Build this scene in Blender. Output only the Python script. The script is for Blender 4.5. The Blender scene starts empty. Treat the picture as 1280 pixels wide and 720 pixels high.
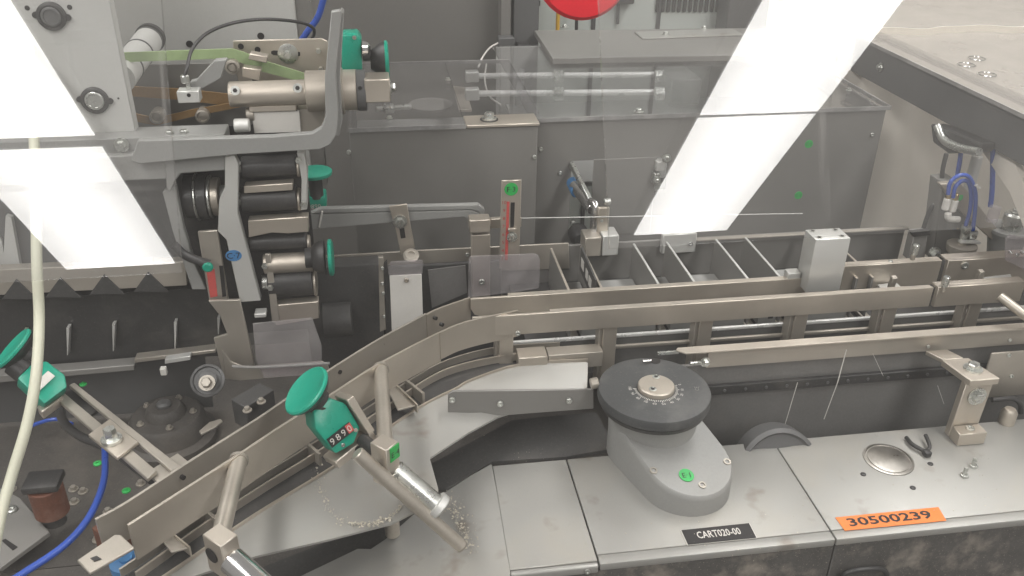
import bpy, bmesh, math, random
from mathutils import Vector, Matrix
random.seed(7)
V = Vector
S = bpy.context.scene
COL = S.collection

# ------------------------------------------------------------------ camera
# metres; X along the conveyor, Y away from the operator, Z up; the deck plates are z = 0
FPX, CX, CY = 1110.0, 640.0, 360.0
EYE = V((0, 0, 0.85))
_y = V((450 - CX, -250 - CY, FPX)).normalized()
_d = V((608 - CX, 2340 - CY, FPX)); _d = (_d - _y * _d.dot(_y)).normalized()
_u = -_d
_x = _y.cross(_u)
ROT = Matrix((_x, _y, _u))            # camera axes (right, down, forward) -> world
cam = bpy.data.cameras.new('camera')
cam.sensor_width = 36.0
cam.lens = FPX / 1280.0 * 36.0
cam.clip_start = 0.02
cam.clip_end = 60
camo = bpy.data.objects.new('camera', cam)
COL.objects.link(camo)
_r, _dn, _f = ROT.col[0], ROT.col[1], ROT.col[2]
camo.matrix_world = Matrix(((_r[0], -_dn[0], -_f[0], EYE[0]), (_r[1], -_dn[1], -_f[1], EYE[1]),
                            (_r[2], -_dn[2], -_f[2], EYE[2]), (0, 0, 0, 1)))
S.camera = camo

# ------------------------------------------------------------------ world, lamps, exposure
W = bpy.data.worlds.new('World'); S.world = W; W.use_nodes = True
W.node_tree.nodes['Background'].inputs[0].default_value = (1.0, 0.96, 0.91, 1)
W.node_tree.nodes['Background'].inputs[1].default_value = 0.27
S.view_settings.view_transform = 'Standard'
S.view_settings.look = 'None'
S.view_settings.gamma = 1
S.view_settings.exposure = 0.13
S.view_settings.use_curve_mapping = False
S.cycles.use_denoising = True
S.cycles.max_bounces = 8
S.cycles.transparent_max_bounces = 16
S.cycles.caustics_reflective = False
S.cycles.caustics_refractive = False
LAMP = 13.0          # radiance of the ceiling diffusers
CEIL = 2.4

# ------------------------------------------------------------------ measuring helpers
def ray(px, py): return ROT @ V((px - CX, py - CY, FPX))
def Zp(px, py, z): d = ray(px, py); return EYE + d * ((z - EYE[2]) / d[2])
def Yp(px, py, y): d = ray(px, py); return EYE + d * ((y - EYE[1]) / d[1])
def Xp(px, py, x): d = ray(px, py); return EYE + d * ((x - EYE[0]) / d[0])

# ------------------------------------------------------------------ materials
def mat(name, base, metal=0.0, rough=0.5, amt=0.12, scale=14.0, bump=0.0, brushed=None, dust=0.0, dustcol=(.42, .39, .34), spec=0.5, coat=0.0, stain=0.0):
    m = bpy.data.materials.new(name); m.use_nodes = True
    nt = m.node_tree; N = nt.nodes; L = nt.links
    b = N['Principled BSDF']
    b.inputs['Metallic'].default_value = metal
    b.inputs['Specular IOR Level'].default_value = spec
    if coat: b.inputs['Coat Weight'].default_value = coat
    tc = N.new('ShaderNodeTexCoord')
    def noise(sc, det, vec=None, rg=.55):
        n = N.new('ShaderNodeTexNoise'); n.inputs['Scale'].default_value = sc
        n.inputs['Detail'].default_value = det; n.inputs['Roughness'].default_value = rg
        L.new(vec or tc.outputs['Object'], n.inputs['Vector']); return n
    n1 = noise(scale, 6)
    vec = None
    if brushed:
        mp = N.new('ShaderNodeMapping'); mp.inputs['Scale'].default_value = brushed
        L.new(tc.outputs['Object'], mp.inputs['Vector']); vec = mp.outputs[0]
    n2 = noise(260 if not brushed else 90, 3, vec)
    add = N.new('ShaderNodeMix'); add.data_type = 'FLOAT'; add.inputs[0].default_value = .35
    L.new(n1.outputs[0], add.inputs[2]); L.new(n2.outputs[0], add.inputs[3])
    rmp = N.new('ShaderNodeMapRange'); rmp.inputs[1].default_value = .3; rmp.inputs[2].default_value = .7
    rmp.inputs[3].default_value = 1 - amt; rmp.inputs[4].default_value = 1 + amt
    L.new(add.outputs[0], rmp.inputs[0])
    mul = N.new('ShaderNodeVectorMath'); mul.operation = 'SCALE'
    mul.inputs[0].default_value = base
    L.new(rmp.outputs[0], mul.inputs['Scale'])
    out = mul.outputs[0]
    if dust:
        n3 = noise(scale * .6, 9, None, .68)
        n4 = noise(420, 2)
        r3 = N.new('ShaderNodeMapRange'); r3.inputs[1].default_value = .5; r3.inputs[2].default_value = .75
        r3.inputs[3].default_value = 0; r3.inputs[4].default_value = dust
        L.new(n3.outputs[0], r3.inputs[0])
        r4 = N.new('ShaderNodeMapRange'); r4.inputs[1].default_value = .64; r4.inputs[2].default_value = .74
        r4.inputs[3].default_value = 0; r4.inputs[4].default_value = dust
        L.new(n4.outputs[0], r4.inputs[0])
        mx = N.new('ShaderNodeMath'); mx.operation = 'MAXIMUM'
        L.new(r3.outputs[0], mx.inputs[0]); L.new(r4.outputs[0], mx.inputs[1])
        mc = N.new('ShaderNodeMix'); mc.data_type = 'RGBA'
        L.new(mx.outputs[0], mc.inputs[0]); L.new(out, mc.inputs[6]); mc.inputs[7].default_value = (*dustcol, 1)
        out = mc.outputs[2]
        if metal:
            inv = N.new('ShaderNodeMath'); inv.operation = 'MULTIPLY_ADD'
            inv.inputs[1].default_value = -metal; inv.inputs[2].default_value = metal
            L.new(mx.outputs[0], inv.inputs[0]); L.new(inv.outputs[0], b.inputs['Metallic'])
    if stain:
        n5 = noise(17, 3); n6 = noise(5, 2)
        r5 = N.new('ShaderNodeMapRange'); r5.inputs[1].default_value = .62; r5.inputs[2].default_value = .74; r5.inputs[3].default_value = 0; r5.inputs[4].default_value = stain
        L.new(n5.outputs[0], r5.inputs[0])
        m5 = N.new('ShaderNodeMix'); m5.data_type = 'RGBA'; L.new(r5.outputs[0], m5.inputs[0]); L.new(out, m5.inputs[6]); m5.inputs[7].default_value = (.17, .125, .08, 1)
        out = m5.outputs[2]
    L.new(out, b.inputs['Base Color'])
    rr = N.new('ShaderNodeMapRange'); rr.inputs[1].default_value = .3; rr.inputs[2].default_value = .7
    rr.inputs[3].default_value = max(.03, rough - .09); rr.inputs[4].default_value = min(1, rough + .09)
    L.new(n1.outputs[0], rr.inputs[0]); L.new(rr.outputs[0], b.inputs['Roughness'])
    if bump:
        bp = N.new('ShaderNodeBump'); bp.inputs['Strength'].default_value = bump; bp.inputs['Distance'].default_value = .001
        L.new(n2.outputs[0], bp.inputs['Height']); L.new(bp.outputs[0], b.inputs['Normal'])
    return m

def clear(name, ior=1.49, tint=(.97, .97, .97), haze=0.0, rough=0.0, scratch=0.0, hazecol=(.75, .73, .7), even=0.0):
    """thin clear sheet: Fresnel mirror over see-through, plus dust and fine scratches lying on it"""
    m = bpy.data.materials.new(name); m.use_nodes = True
    nt = m.node_tree; N = nt.nodes; L = nt.links; N.remove(N['Principled BSDF'])
    o = N['Material Output']
    tr = N.new('ShaderNodeBsdfTransparent'); tr.inputs[0].default_value = (*tint, 1)
    gl = N.new('ShaderNodeBsdfGlossy'); gl.inputs['Roughness'].default_value = rough
    fr = N.new('ShaderNodeFresnel')
    ge = N.new('ShaderNodeNewGeometry'); mr = N.new('ShaderNodeMapRange')      # the same Fresnel on both faces of a thin sheet
    mr.inputs[3].default_value = ior; mr.inputs[4].default_value = 1 / ior
    L.new(ge.outputs['Backfacing'], mr.inputs[0]); L.new(mr.outputs[0], fr.inputs[0])
    m1 = N.new('ShaderNodeMixShader'); L.new(fr.outputs[0], m1.inputs[0]); L.new(tr.outputs[0], m1.inputs[1]); L.new(gl.outputs[0], m1.inputs[2])
    df = N.new('ShaderNodeBsdfDiffuse'); df.inputs[0].default_value = (*hazecol, 1)
    tc = N.new('ShaderNodeTexCoord')
    n = N.new('ShaderNodeTexNoise'); n.inputs['Scale'].default_value = 9; n.inputs['Detail'].default_value = 10; n.inputs['Roughness'].default_value = .62
    L.new(tc.outputs['Object'], n.inputs[0])
    r = N.new('ShaderNodeMapRange'); r.inputs[1].default_value = .3; r.inputs[2].default_value = .75
    r.inputs[3].default_value = haze * (.3 + .7 * even); r.inputs[4].default_value = haze * (1.8 - .75 * even)
    L.new(n.outputs[0], r.inputs[0]); fac = r.outputs[0]
    if scratch:
        for k, (rot, sc) in enumerate(((.35, (3, 90, 3)), (-.8, (90, 4, 4)), (1.2, (5, 130, 5)))):
            mp = N.new('ShaderNodeMapping'); mp.inputs['Rotation'].default_value = (rot, rot * .7, rot); mp.inputs['Scale'].default_value = sc
            L.new(tc.outputs['Object'], mp.inputs[0])
            w = N.new('ShaderNodeTexNoise'); w.inputs['Scale'].default_value = 1.3; w.inputs['Detail'].default_value = 2
            L.new(mp.outputs[0], w.inputs[0])
            rw = N.new('ShaderNodeMapRange'); rw.inputs[1].default_value = .69; rw.inputs[2].default_value = .76
            rw.inputs[3].default_value = 0; rw.inputs[4].default_value = scratch
            L.new(w.outputs[0], rw.inputs[0])
            a = N.new('ShaderNodeMath'); a.operation = 'ADD'; L.new(fac, a.inputs[0]); L.new(rw.outputs[0], a.inputs[1]); fac = a.outputs[0]
    m2 = N.new('ShaderNodeMixShader'); L.new(fac, m2.inputs[0]); L.new(m1.outputs[0], m2.inputs[1]); L.new(df.outputs[0], m2.inputs[2])
    L.new(m2.outputs[0], o.inputs[0])
    return m

def emit(name, col, s):
    m = bpy.data.materials.new(name); m.use_nodes = True
    N = m.node_tree.nodes; N.remove(N['Principled BSDF'])
    e = N.new('ShaderNodeEmission'); e.inputs[0].default_value = (*col, 1); e.inputs[1].default_value = s
    L = m.node_tree.links                       # tubes behind the diffuser: brighter along the middle than at the rims
    tc = N.new('ShaderNodeTexCoord'); sx = N.new('ShaderNodeSeparateXYZ'); ab = N.new('ShaderNodeMath'); ab.operation = 'ABSOLUTE'
    mr = N.new('ShaderNodeMapRange'); mr.interpolation_type = 'SMOOTHSTEP'
    mr.inputs[1].default_value = .05; mr.inputs[2].default_value = .27; mr.inputs[3].default_value = s * 1.12; mr.inputs[4].default_value = s * .78
    L.new(tc.outputs['Object'], sx.inputs[0]); L.new(sx.outputs[0], ab.inputs[0]); L.new(ab.outputs[0], mr.inputs[0]); L.new(mr.outputs[0], e.inputs[1])
    L.new(e.outputs[0], N['Material Output'].inputs[0]); return m

M = dict(
    steel=mat('brushed_stainless', (.56, .508, .44), .75, .42, .14, 9, .12, (6, 60, 60), .12),
    steel2=mat('dull_stainless', (.44, .405, .355), .65, .48, .16, 11, .12, (60, 6, 60), .2),
    rodm=mat('turned_rod', (.50, .46, .40), .7, .38, .1, 20, .05),
    chrome=mat('bright_chrome', (.75, .75, .75), 1, .16, .06, 20),
    bright=mat('polished_slide_rod', (.85, .85, .83), .3, .3, .04, 20),
    turned=mat('turned_steel', (.42, .40, .37), 1, .33, .12, 30, .1),
    zinc=mat('zinc_screw', (.62, .63, .60), .9, .3, .12, 60),
    alu=mat('natural_aluminium', (.67, .67, .645), .55, .45, .07, 12, .06, (40, 8, 40)),
    deck=mat('satin_deck_plate', (.37, .365, .345), .35, .44, .11, 6, .10, (8, 120, 40), .42, (.40, .35, .27), stain=.45),
    paint=mat('grey_machine_paint', (.29, .29, .28), 0, .5, .08, 8, .05, None, .16),
    pale=mat('pale_grey_paint', (.52, .52, .50), 0, .5, .05, 8, .04, None, .1),
    box=mat('dark_grey_guard_steel', (.25, .243, .23), .3, .5, .10, 6, .08, (70, 70, 8), .1),
    beam=mat('charcoal_paint', (.105, .105, .105), 0, .5, .08, 8, .04, None, .06),
    skirt=mat('dirty_black_enamel', (.085, .081, .076), 0, .5, .3, 26, .05, None, .95, (.36, .32, .27)),
    dark=mat('dark_recess_steel', (.062, .061, .06), .1, .5, .3, 10, .05, None, .4, (.2, .18, .155)),  # dust on the dark materials also lifts blacks like the guard's veil
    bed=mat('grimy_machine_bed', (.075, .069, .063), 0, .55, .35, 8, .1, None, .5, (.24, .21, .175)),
    shade=mat('smoked_side_panel', (.18, .176, .17), .1, .4, .15, 9, .04, None, .35, (.25, .23, .2)),
    blackp=mat('black_plastic', (.034, .033, .033), 0, .45, .25, 14, .05, None, .35, (.2, .185, .165)),
    dial=mat('black_anodised_dial', (.060, .062, .063), 0, .48, .15, 18, .05, None, .3, (.26, .25, .23)),
    rubber=mat('black_roller_rubber', (.045, .044, .044), 0, .4, .2, 14, .05, None, .35, (.22, .2, .18)),
    teal=mat('teal_plastic', (.006, .30, .20), 0, .34, .08, 25, .03, None, .10),
    green=mat('green_sticker', (.03, .42, .09), 0, .45, .1, 60),
    bluest=mat('blue_sticker', (.06, .20, .42), 0, .45, .1, 60),
    red=mat('red_plastic', (.80, .02, .035), 0, .35, .06, 20),
    redink=mat('red_ink', (.55, .09, .08), 0, .5, .15, 80),
    yellow=mat('yellow_cable', (.62, .36, .03), 0, .45, .08, 20),
    blue=mat('blue_air_hose', (.03, .08, .38), 0, .32, .08, 30),
    cream=mat('cream_hose', (.55, .55, .44), 0, .45, .07, 20, 0, None, .1),
    gbelt=mat('green_belt', (.33, .43, .22), 0, .6, .1, 40, .1, None, .15),
    bbelt=mat('brown_belt', (.28, .17, .07), 0, .55, .2, 18, .1, None, .2),
    rust=mat('rusty_brown', (.16, .06, .035), 0, .6, .3, 30, .1, None, .25),
    orange=mat('orange_tape', (.80, .22, .045), 0, .5, .06, 30, .03, None, .12),
    ink=mat('black_ink', (.02, .018, .018), 0, .5, .2, 80),
    white=mat('white_plastic', (.68, .66, .62), 0, .45, .04, 15, 0, None, .08),
    whiteink=mat('white_ink', (.62, .60, .56), 0, .5, .1, 60),
    wall=mat('dark_wall_panel', (.19, .183, .172), 0, .55, .06, 3, .03, None, .06),
    beige=mat('beige_wall', (.78, .73, .65), 0, .65, .06, 2.5, .03),
    cab=mat('pale_green_cabinet', (.60, .64, .61), 0, .45, .04, 5, .03, None, .05),
    housing=mat('lamp_housing', (.6, .6, .6), 0, .5, .03, 5),
    brass=mat('brass_fitting', (.55, .42, .22), .9, .3, .1, 50),
    clear=clear('clear_acrylic', 1.49, (.95, .95, .955), .03, 0, .06),
    guard=clear('scratched_guard_acrylic', 1.585, (.985, .985, .985), .028, 0, .085),
    milky=clear('hazy_acrylic', 1.49, (.92, .89, .93), .17, .05, .1),
    hood=clear('hazy_hood_acrylic', 1.49, (.92, .92, .92), .30, .08, .06, (.78, .73, .67), .85),
    edge=clear('acrylic_cut_edge', 1.49, (.55, .56, .58), .30, .3, 0),
    diffuser=emit('lamp_diffuser', (1, .98, .95), LAMP),
)

# ------------------------------------------------------------------ mesh builder
def frame(axis, up=V((0, 0, 1))):
    a = V(axis).normalized()
    if abs(a.dot(up)) > .98: up = V((0, 1, 0))
    s = a.cross(up).normalized(); u = s.cross(a).normalized()
    return a, s, u

class MB:
    def __init__(s): s.v = []; s.f = []
    def add(s, v, f):
        o = len(s.v); s.v += [V(p) for p in v]; s.f += [[i + o for i in q] for q in f]; return s
    def hexa(s, p):      # 4 bottom + 4 top, same winding
        return s.add(p, [(3, 2, 1, 0), (4, 5, 6, 7), (0, 1, 5, 4), (1, 2, 6, 5), (2, 3, 7, 6), (3, 0, 4, 7)])
    def box(s, a, b):
        x0, y0, z0 = a; x1, y1, z1 = b
        return s.hexa([(x0, y0, z0), (x1, y0, z0), (x1, y1, z0), (x0, y1, z0), (x0, y0, z1), (x1, y0, z1), (x1, y1, z1), (x0, y1, z1)])
    def obox(s, c, e1, e2, e3, d):   # oriented box, full sizes d
        c = V(c); a = V(e1).normalized() * d[0] / 2; b = V(e2).normalized() * d[1] / 2; u = V(e3).normalized() * d[2] / 2
        return s.hexa([c - a - b - u, c + a - b - u, c + a + b - u, c - a + b - u, c - a - b + u, c + a - b + u, c + a + b + u, c - a + b + u])
    def bar(s, p, q, w, h, up=V((0, 0, 1))):
        p, q = V(p), V(q); a, sd, u = frame(q - p, up)
        return s.obox((p + q) / 2, a, sd, u, ((q - p).length, w, h))
    def prism(s, pts, vec):
        pts = [V(p) for p in pts]; vec = V(vec); n = len(pts)
        return s.add(pts + [p + vec for p in pts], [list(range(n))[::-1], list(range(n, 2 * n))] + [(i, (i + 1) % n, n + (i + 1) % n, n + i) for i in range(n)])
    def lathe(s, p, axis, prof, n=28):    # prof: (radius, height along axis)
        p = V(p); a, sd, u = frame(axis); rings = []; v = []; f = []
        for r, h in prof:
            if r < 1e-6: rings.append([len(v)]); v.append(p + a * h)
            else:
                rings.append(list(range(len(v), len(v) + n)))
                v += [p + a * h + (sd * math.cos(2 * math.pi * i / n) + u * math.sin(2 * math.pi * i / n)) * r for i in range(n)]
        for A, B in zip(rings, rings[1:]):
            if len(A) == 1 and len(B) == 1: continue
            for i in range(n):
                j = (i + 1) % n
                if len(A) == 1: f.append((A[0], B[j], B[i]))
                elif len(B) == 1: f.append((A[i], A[j], B[0]))
                else: f.append((A[i], A[j], B[j], B[i]))
        if len(rings[0]) > 1: f.append(rings[0][::-1])
        if len(rings[-1]) > 1: f.append(rings[-1])
        return s.add(v, f)
    def cyl(s, p, q, r, n=24, r2=None):
        p, q = V(p), V(q); L = (q - p).length; r2 = r if r2 is None else r2; c = min(.0012, r * .2, L * .3)
        return s.lathe(p, q - p, [(r - c, 0), (r, c), (r2, L - c), (r2 - c, L)], n)
    def tube(s, pts, r, n=12):
        pts = smooth([V(p) for p in pts]); v = []; f = []
        for i, p in enumerate(pts):
            t = pts[min(i + 1, len(pts) - 1)] - pts[max(i - 1, 0)]
            a, sd, u = frame(t)
            if i:   # keep the ring from twisting
                sd = (psd - a * psd.dot(a)).normalized(); u = sd.cross(a)
            psd = sd
            v += [p + (sd * math.cos(2 * math.pi * k / n) + u * math.sin(2 * math.pi * k / n)) * r for k in range(n)]
        for i in range(len(pts) - 1):
            for k in range(n):
                j = (k + 1) % n
                f.append((i * n + k, i * n + j, (i + 1) * n + j, (i + 1) * n + k))
        f.append(list(range(n))[::-1]); f.append(list(range((len(pts) - 1) * n, len(pts) * n)))
        return s.add(v, f)
    def strip(s, pts, h, t):             # upright wall: pts its top line, h high, t thick to the left of travel
        pts = [V(p) for p in pts]; v = []; n = len(pts)
        for i, p in enumerate(pts):
            d = pts[min(i + 1, n - 1)] - pts[max(i - 1, 0)]; d.z = 0; d.normalize()
            o = V((-d.y, d.x, 0)) * t
            hh = h[i] if isinstance(h, (list, tuple)) else h
            v += [p, p + o, p + o - V((0, 0, hh)), p - V((0, 0, hh))]
        f = []
        for i in range(n - 1):
            for k in range(4): f.append((i * 4 + k, i * 4 + (k + 1) % 4, i * 4 + 4 + (k + 1) % 4, i * 4 + 4 + k))
        f += [(3, 2, 1, 0), (n * 4 - 4, n * 4 - 3, n * 4 - 2, n * 4 - 1)]
        return s.add(v, f)
    def ruled(s, A, B, t):               # sheet between two lines, t thick downwards
        A = [V(p) for p in A]; B = [V(p) for p in B]; n = len(A); d = V((0, 0, -t))
        v = A + B + [p + d for p in A] + [p + d for p in B]; f = []
        for i in range(n - 1):
            f += [(i, i + 1, n + i + 1, n + i), (2 * n + i, 3 * n + i, 3 * n + i + 1, 2 * n + i + 1),
                  (i, 2 * n + i, 2 * n + i + 1, i + 1), (n + i, n + i + 1, 3 * n + i + 1, 3 * n + i)]
        f += [(0, n, 3 * n, 2 * n), (n - 1, 3 * n - 1, 4 * n - 1, 2 * n - 1)]
        return s.add(v, f)
    def panel(s, x0, x1, z0, z1, y, t, holes):     # upright plate facing -Y with rectangular openings
        xs = sorted({x0, x1, *[c for h in holes for c in h[:2]]}); zs = sorted({z0, z1, *[c for h in holes for c in h[2:]]})
        for a, b in zip(xs, xs[1:]):
            for c, d in zip(zs, zs[1:]):
                mx, mz = (a + b) / 2, (c + d) / 2
                if not any(h[0] < mx < h[1] and h[2] < mz < h[3] for h in holes):
                    s.box((a, y, c), (b, y + t, d))
        return s
    def build(s, name, m, parent=None, bevel=0.0, seg=1, weld=False):
        bm = bmesh.new()
        vs = [bm.verts.new(p) for p in s.v]
        for q in s.f:
            try: bm.faces.new([vs[i] for i in q])
            except ValueError: pass
        if weld:
            bmesh.ops.remove_doubles(bm, verts=bm.verts, dist=1e-5)
            seen = {}
            for fc in list(bm.faces):
                k = tuple(sorted(v.index for v in fc.verts)); seen.setdefault(k, []).append(fc)
            for k, l in seen.items():
                if len(l) > 1: bmesh.ops.delete(bm, geom=l, context='FACES')
        bmesh.ops.recalc_face_normals(bm, faces=bm.faces)
        if bevel:
            ed = [e for e in bm.edges if len(e.link_faces) == 2 and e.calc_face_angle(0) > .6]
            bmesh.ops.bevel(bm, geom=ed, offset=bevel, segments=seg, affect='EDGES', clamp_overlap=True, profile=.5)
        c = V((0, 0, 0))
        lo = V(tuple(min(p[k] for p in s.v) for k in range(3))); hi = V(tuple(max(p[k] for p in s.v) for k in range(3)))
        c = V(((lo.x + hi.x) / 2, (lo.y + hi.y) / 2, lo.z))
        bmesh.ops.translate(bm, verts=bm.verts, vec=-c)
        me = bpy.data.meshes.new(name); bm.to_mesh(me); bm.free()
        me.shade_smooth(); me.set_sharp_from_angle(angle=.62)
        me.materials.append(M[m])
        o = bpy.data.objects.new(name, me); COL.objects.link(o)
        place(o, c, parent)
        return o

ABS = {}
def place(o, c, parent):
    ABS[o] = V(c)
    if parent is not None:
        o.parent = parent; o.location = V(c) - ABS[parent]
    else: o.location = V(c)

def smooth(p, k=6):
    if len(p) < 3: return p
    q = [p[0] * 2 - p[1]] + p + [p[-1] * 2 - p[-2]]; r = []
    for i in range(1, len(q) - 2):
        for j in range(k):
            t = j / k; a, b, c, d = q[i - 1], q[i], q[i + 1], q[i + 2]
            r.append(.5 * (2 * b + (c - a) * t + (2 * a - 5 * b + 4 * c - d) * t * t + (3 * b - a - 3 * c + d) * t ** 3))
    return r + [p[-1]]

def thing(name, label, cat, loc, group=None):
    o = bpy.data.objects.new(name, None); o.empty_display_size = .02; COL.objects.link(o); place(o, loc, None)
    return tag(o, label, cat, group)
def tag(o, label, cat, group=None):
    o['label'] = label; o['category'] = cat
    if group: o['group'] = group
    return o
def struct(o): o['kind'] = 'structure'; return o
def copy_tree(o, loc, label=None, parent=None):
    c = o.copy(); COL.objects.link(c); ABS[c] = V(loc)
    if parent is not None: c.parent = parent; c.location = o.location
    else: c.location = V(loc)
    if label: c['label'] = label
    for ch in [q for q in o.children]: copy_tree(ch, ABS[ch], None, c)
    return c

def text(s, name, c, ex, ey, size, m, parent, width=None, lift=.0004, bold=0.0):
    cu = bpy.data.curves.new(name, 'FONT'); cu.body = s; cu.align_x = 'CENTER'; cu.align_y = 'CENTER'; cu.size = 1; cu.resolution_u = 2; cu.offset = bold
    t = bpy.data.objects.new(name, cu); COL.objects.link(t)
    me = bpy.data.meshes.new_from_object(t.evaluated_get(bpy.context.evaluated_depsgraph_get()))
    bpy.data.objects.remove(t); bpy.data.curves.remove(cu)
    ex = V(ex).normalized(); ey = V(ey); ey = (ey - ex * ey.dot(ex)).normalized(); n = ex.cross(ey)
    xs = [v.co.x for v in me.vertices]; ys = [v.co.y for v in me.vertices]
    mxx, mnx, mxy, mny = max(xs), min(xs), max(ys), min(ys)
    k = size / (mxy - mny); kx = k if width is None else width / (mxx - mnx)
    for v in me.vertices:
        v.co = ex * ((v.co.x - (mxx + mnx) / 2) * kx) + ey * ((v.co.y - (mxy + mny) / 2) * k)
    me.materials.clear(); me.materials.append(M[m])
    o = bpy.data.objects.new(name, me); COL.objects.link(o); place(o, V(c) + n * lift, parent); return o

def hexbolt(p, axis, r, h, m, parent, name='bolt', washer=True, n=6):
    b = MB(); a = V(axis).normalized(); p = V(p)
    if washer: b.lathe(p, a, [(r * 1.55, 0), (r * 1.55, h * .25), (r * .6, h * .25)], 20)
    b.lathe(p + a * h * (.25 if washer else 0), a, [(r, 0), (r, h * .65), (r * .86, h * .8), (0, h * .8)], n)
    return b.build(name, m, parent)
def capscrew(p, axis, r, h, m, parent, name='screw'):
    a = V(axis).normalized(); p = V(p)
    return MB().lathe(p, a, [(r, 0), (r, h * .85), (r * .88, h), (r * .5, h), (r * .5, h * .4), (0, h * .4)], 18).build(name, m, parent)
def knob(c, axis, r, parent, dark='blackp', depth=.02):
    """dished hand knob: black collar behind a teal disc"""
    a = V(axis).normalized(); c = V(c)
    MB().lathe(c - a * depth, a, [(r * .42, -depth * .5), (r * .42, 0), (r * .5, depth * .1), (r * .82, depth * .55), (r * .95, depth * .9), (r * .95, depth * .98)], 32).build('knob_collar', dark, parent)
    MB().lathe(c, a, [(r * .9, 0), (r, .0012), (r, .004), (r * .94, .0055), (r * .7, .003), (r * .3, .0015), (0, .001)], 36).build('knob_disc', 'teal', parent)
def arc2(c, r, a0, a1, n=10, z=0):
    return [V((c[0] + r * math.cos(math.radians(a0 + (a1 - a0) * i / n)), c[1] + r * math.sin(math.radians(a0 + (a1 - a0) * i / n)), z)) for i in range(n + 1)]
UP = V((0, 0, 1)); FR = V((0, -1, 0)); RT = V((1, 0, 0))

# ================================================================== setting
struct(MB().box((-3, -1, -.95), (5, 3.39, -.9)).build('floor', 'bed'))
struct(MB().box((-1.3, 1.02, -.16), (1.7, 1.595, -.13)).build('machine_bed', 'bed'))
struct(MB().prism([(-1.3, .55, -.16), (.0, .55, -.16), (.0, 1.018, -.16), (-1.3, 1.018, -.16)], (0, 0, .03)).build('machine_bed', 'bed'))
struct(MB().box((-3, 3.4, -.95), (5, 3.5, 1.7)).build('wall', 'beige'))

# ------------------------------------------------------------------ ceiling lamps (the strips mirrored in the guard, plus unseen ones added for overhead light)
def lamp(x0, x1, y0, y1, label):
    t = thing('ceiling_lamp', label, 'lamp', ((x0 + x1) / 2, (y0 + y1) / 2, CEIL), 'fluorescent panels in the ceiling rows')
    MB().box((x0, y0, CEIL), (x1, y1, CEIL + .004)).build('diffuser', 'diffuser', t)
    h = MB(); e = .012
    h.box((x0 - e, y0 - e, CEIL + .0045), (x1 + e, y1 + e, CEIL + .09))
    h.build('housing', 'housing', t, .003)
ROWS = ((-1.615, -1.085, 'left', ((-3.55, -2.385), (-2.295, -1.13))), (1.338, 1.866, 'right', ((-3.505, -2.33), (-2.305, -1.14))))
for x0, x1, side, seen in ROWS:
    for (y0, y1), l in zip(seen, ('below', 'above')):
        lamp(x0, x1, y0, y1, 'ceiling light panel mirrored as the %s white strip %s its thin break' % (side, l))
    for (y0, y1), l in zip(((-1.05, .115), (.195, 1.36), (1.44, 2.6)), ('the operator aisle', 'the carton lane', 'the guard box')):  # unseen panels added to light the machine from above
        lamp(x0, x1, y0, y1, 'added unseen ceiling light panel of the %s row above %s' % (side, l))

# ------------------------------------------------------------------ the sloping clear guard the operator looks through
PN = V((0, -.906, .423)); PS = V((0, .423, .906))
def pane(x0, x1, zlo, zhi, label):
    p = V((0, .3995, .654))
    a = p + PS * ((zlo - p.z) / .906); b = p + PS * ((zhi - p.z) / .906)
    o = MB().prism([(x0, a.y, a.z), (x1, a.y, a.z), (x1, b.y, b.z), (x0, b.y, b.z)], PN * -.003).build('guard_window', 'guard')
    return tag(o, label, 'guard window')
pane(-.52, -.0985, .6495, 1.0, 'sloping scratched clear acrylic guard panel mirroring the left ceiling light strip')
pane(.113, .62, .6495, 1.0, 'sloping scratched clear acrylic guard panel mirroring the right ceiling light strip')

# ================================================================== far background
w = tag(MB().box((-.5, 2.35, -.9), (.345, 2.4, 1.7)).build('partition', 'wall'), 'dark grey sheet metal partition behind the clear machine cover', 'partition')
t = thing('upright_post', 'dark grey square steel post between partition and pale cabinet', 'post', (.39, 2.3, -.9))
a = Yp(640, 60, 2.3); b = Yp(671, 60, 2.3)
MB().box((a.x, 2.28, -.9), (b.x, 2.33, 1.6)).build('post_tube', 'beam', t, .002)
a = Yp(624, 60, 2.29); b = Yp(637, 60, 2.29)
MB().box((a.x, 2.27, .26), (b.x, 2.31, 1.6)).build('cable_duct', 'wall', t, .002)
a = Yp(622, 45, 2.26); b = Yp(641, 76, 2.26)
MB().box((a.x, 2.235, b.z), (b.x, 2.268, a.z)).build('junction_box', 'beam', t, .002)
a = Yp(645, 52, 2.28); b = Yp(660, 80, 2.28)
MB().box((a.x, 2.24, b.z - .03), (b.x, 2.278, a.z)).build('post_bracket', 'blackp', t, .001)
tag(MB().tube([Yp(622, 54, 2.23), Yp(612, 60, 2.2), Yp(603, 72, 2.15), Yp(598, 84, 2.1)], .0022).build('thin_cable', 'white'), 'thin white cable curling out of the dark post box', 'cable')

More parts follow.
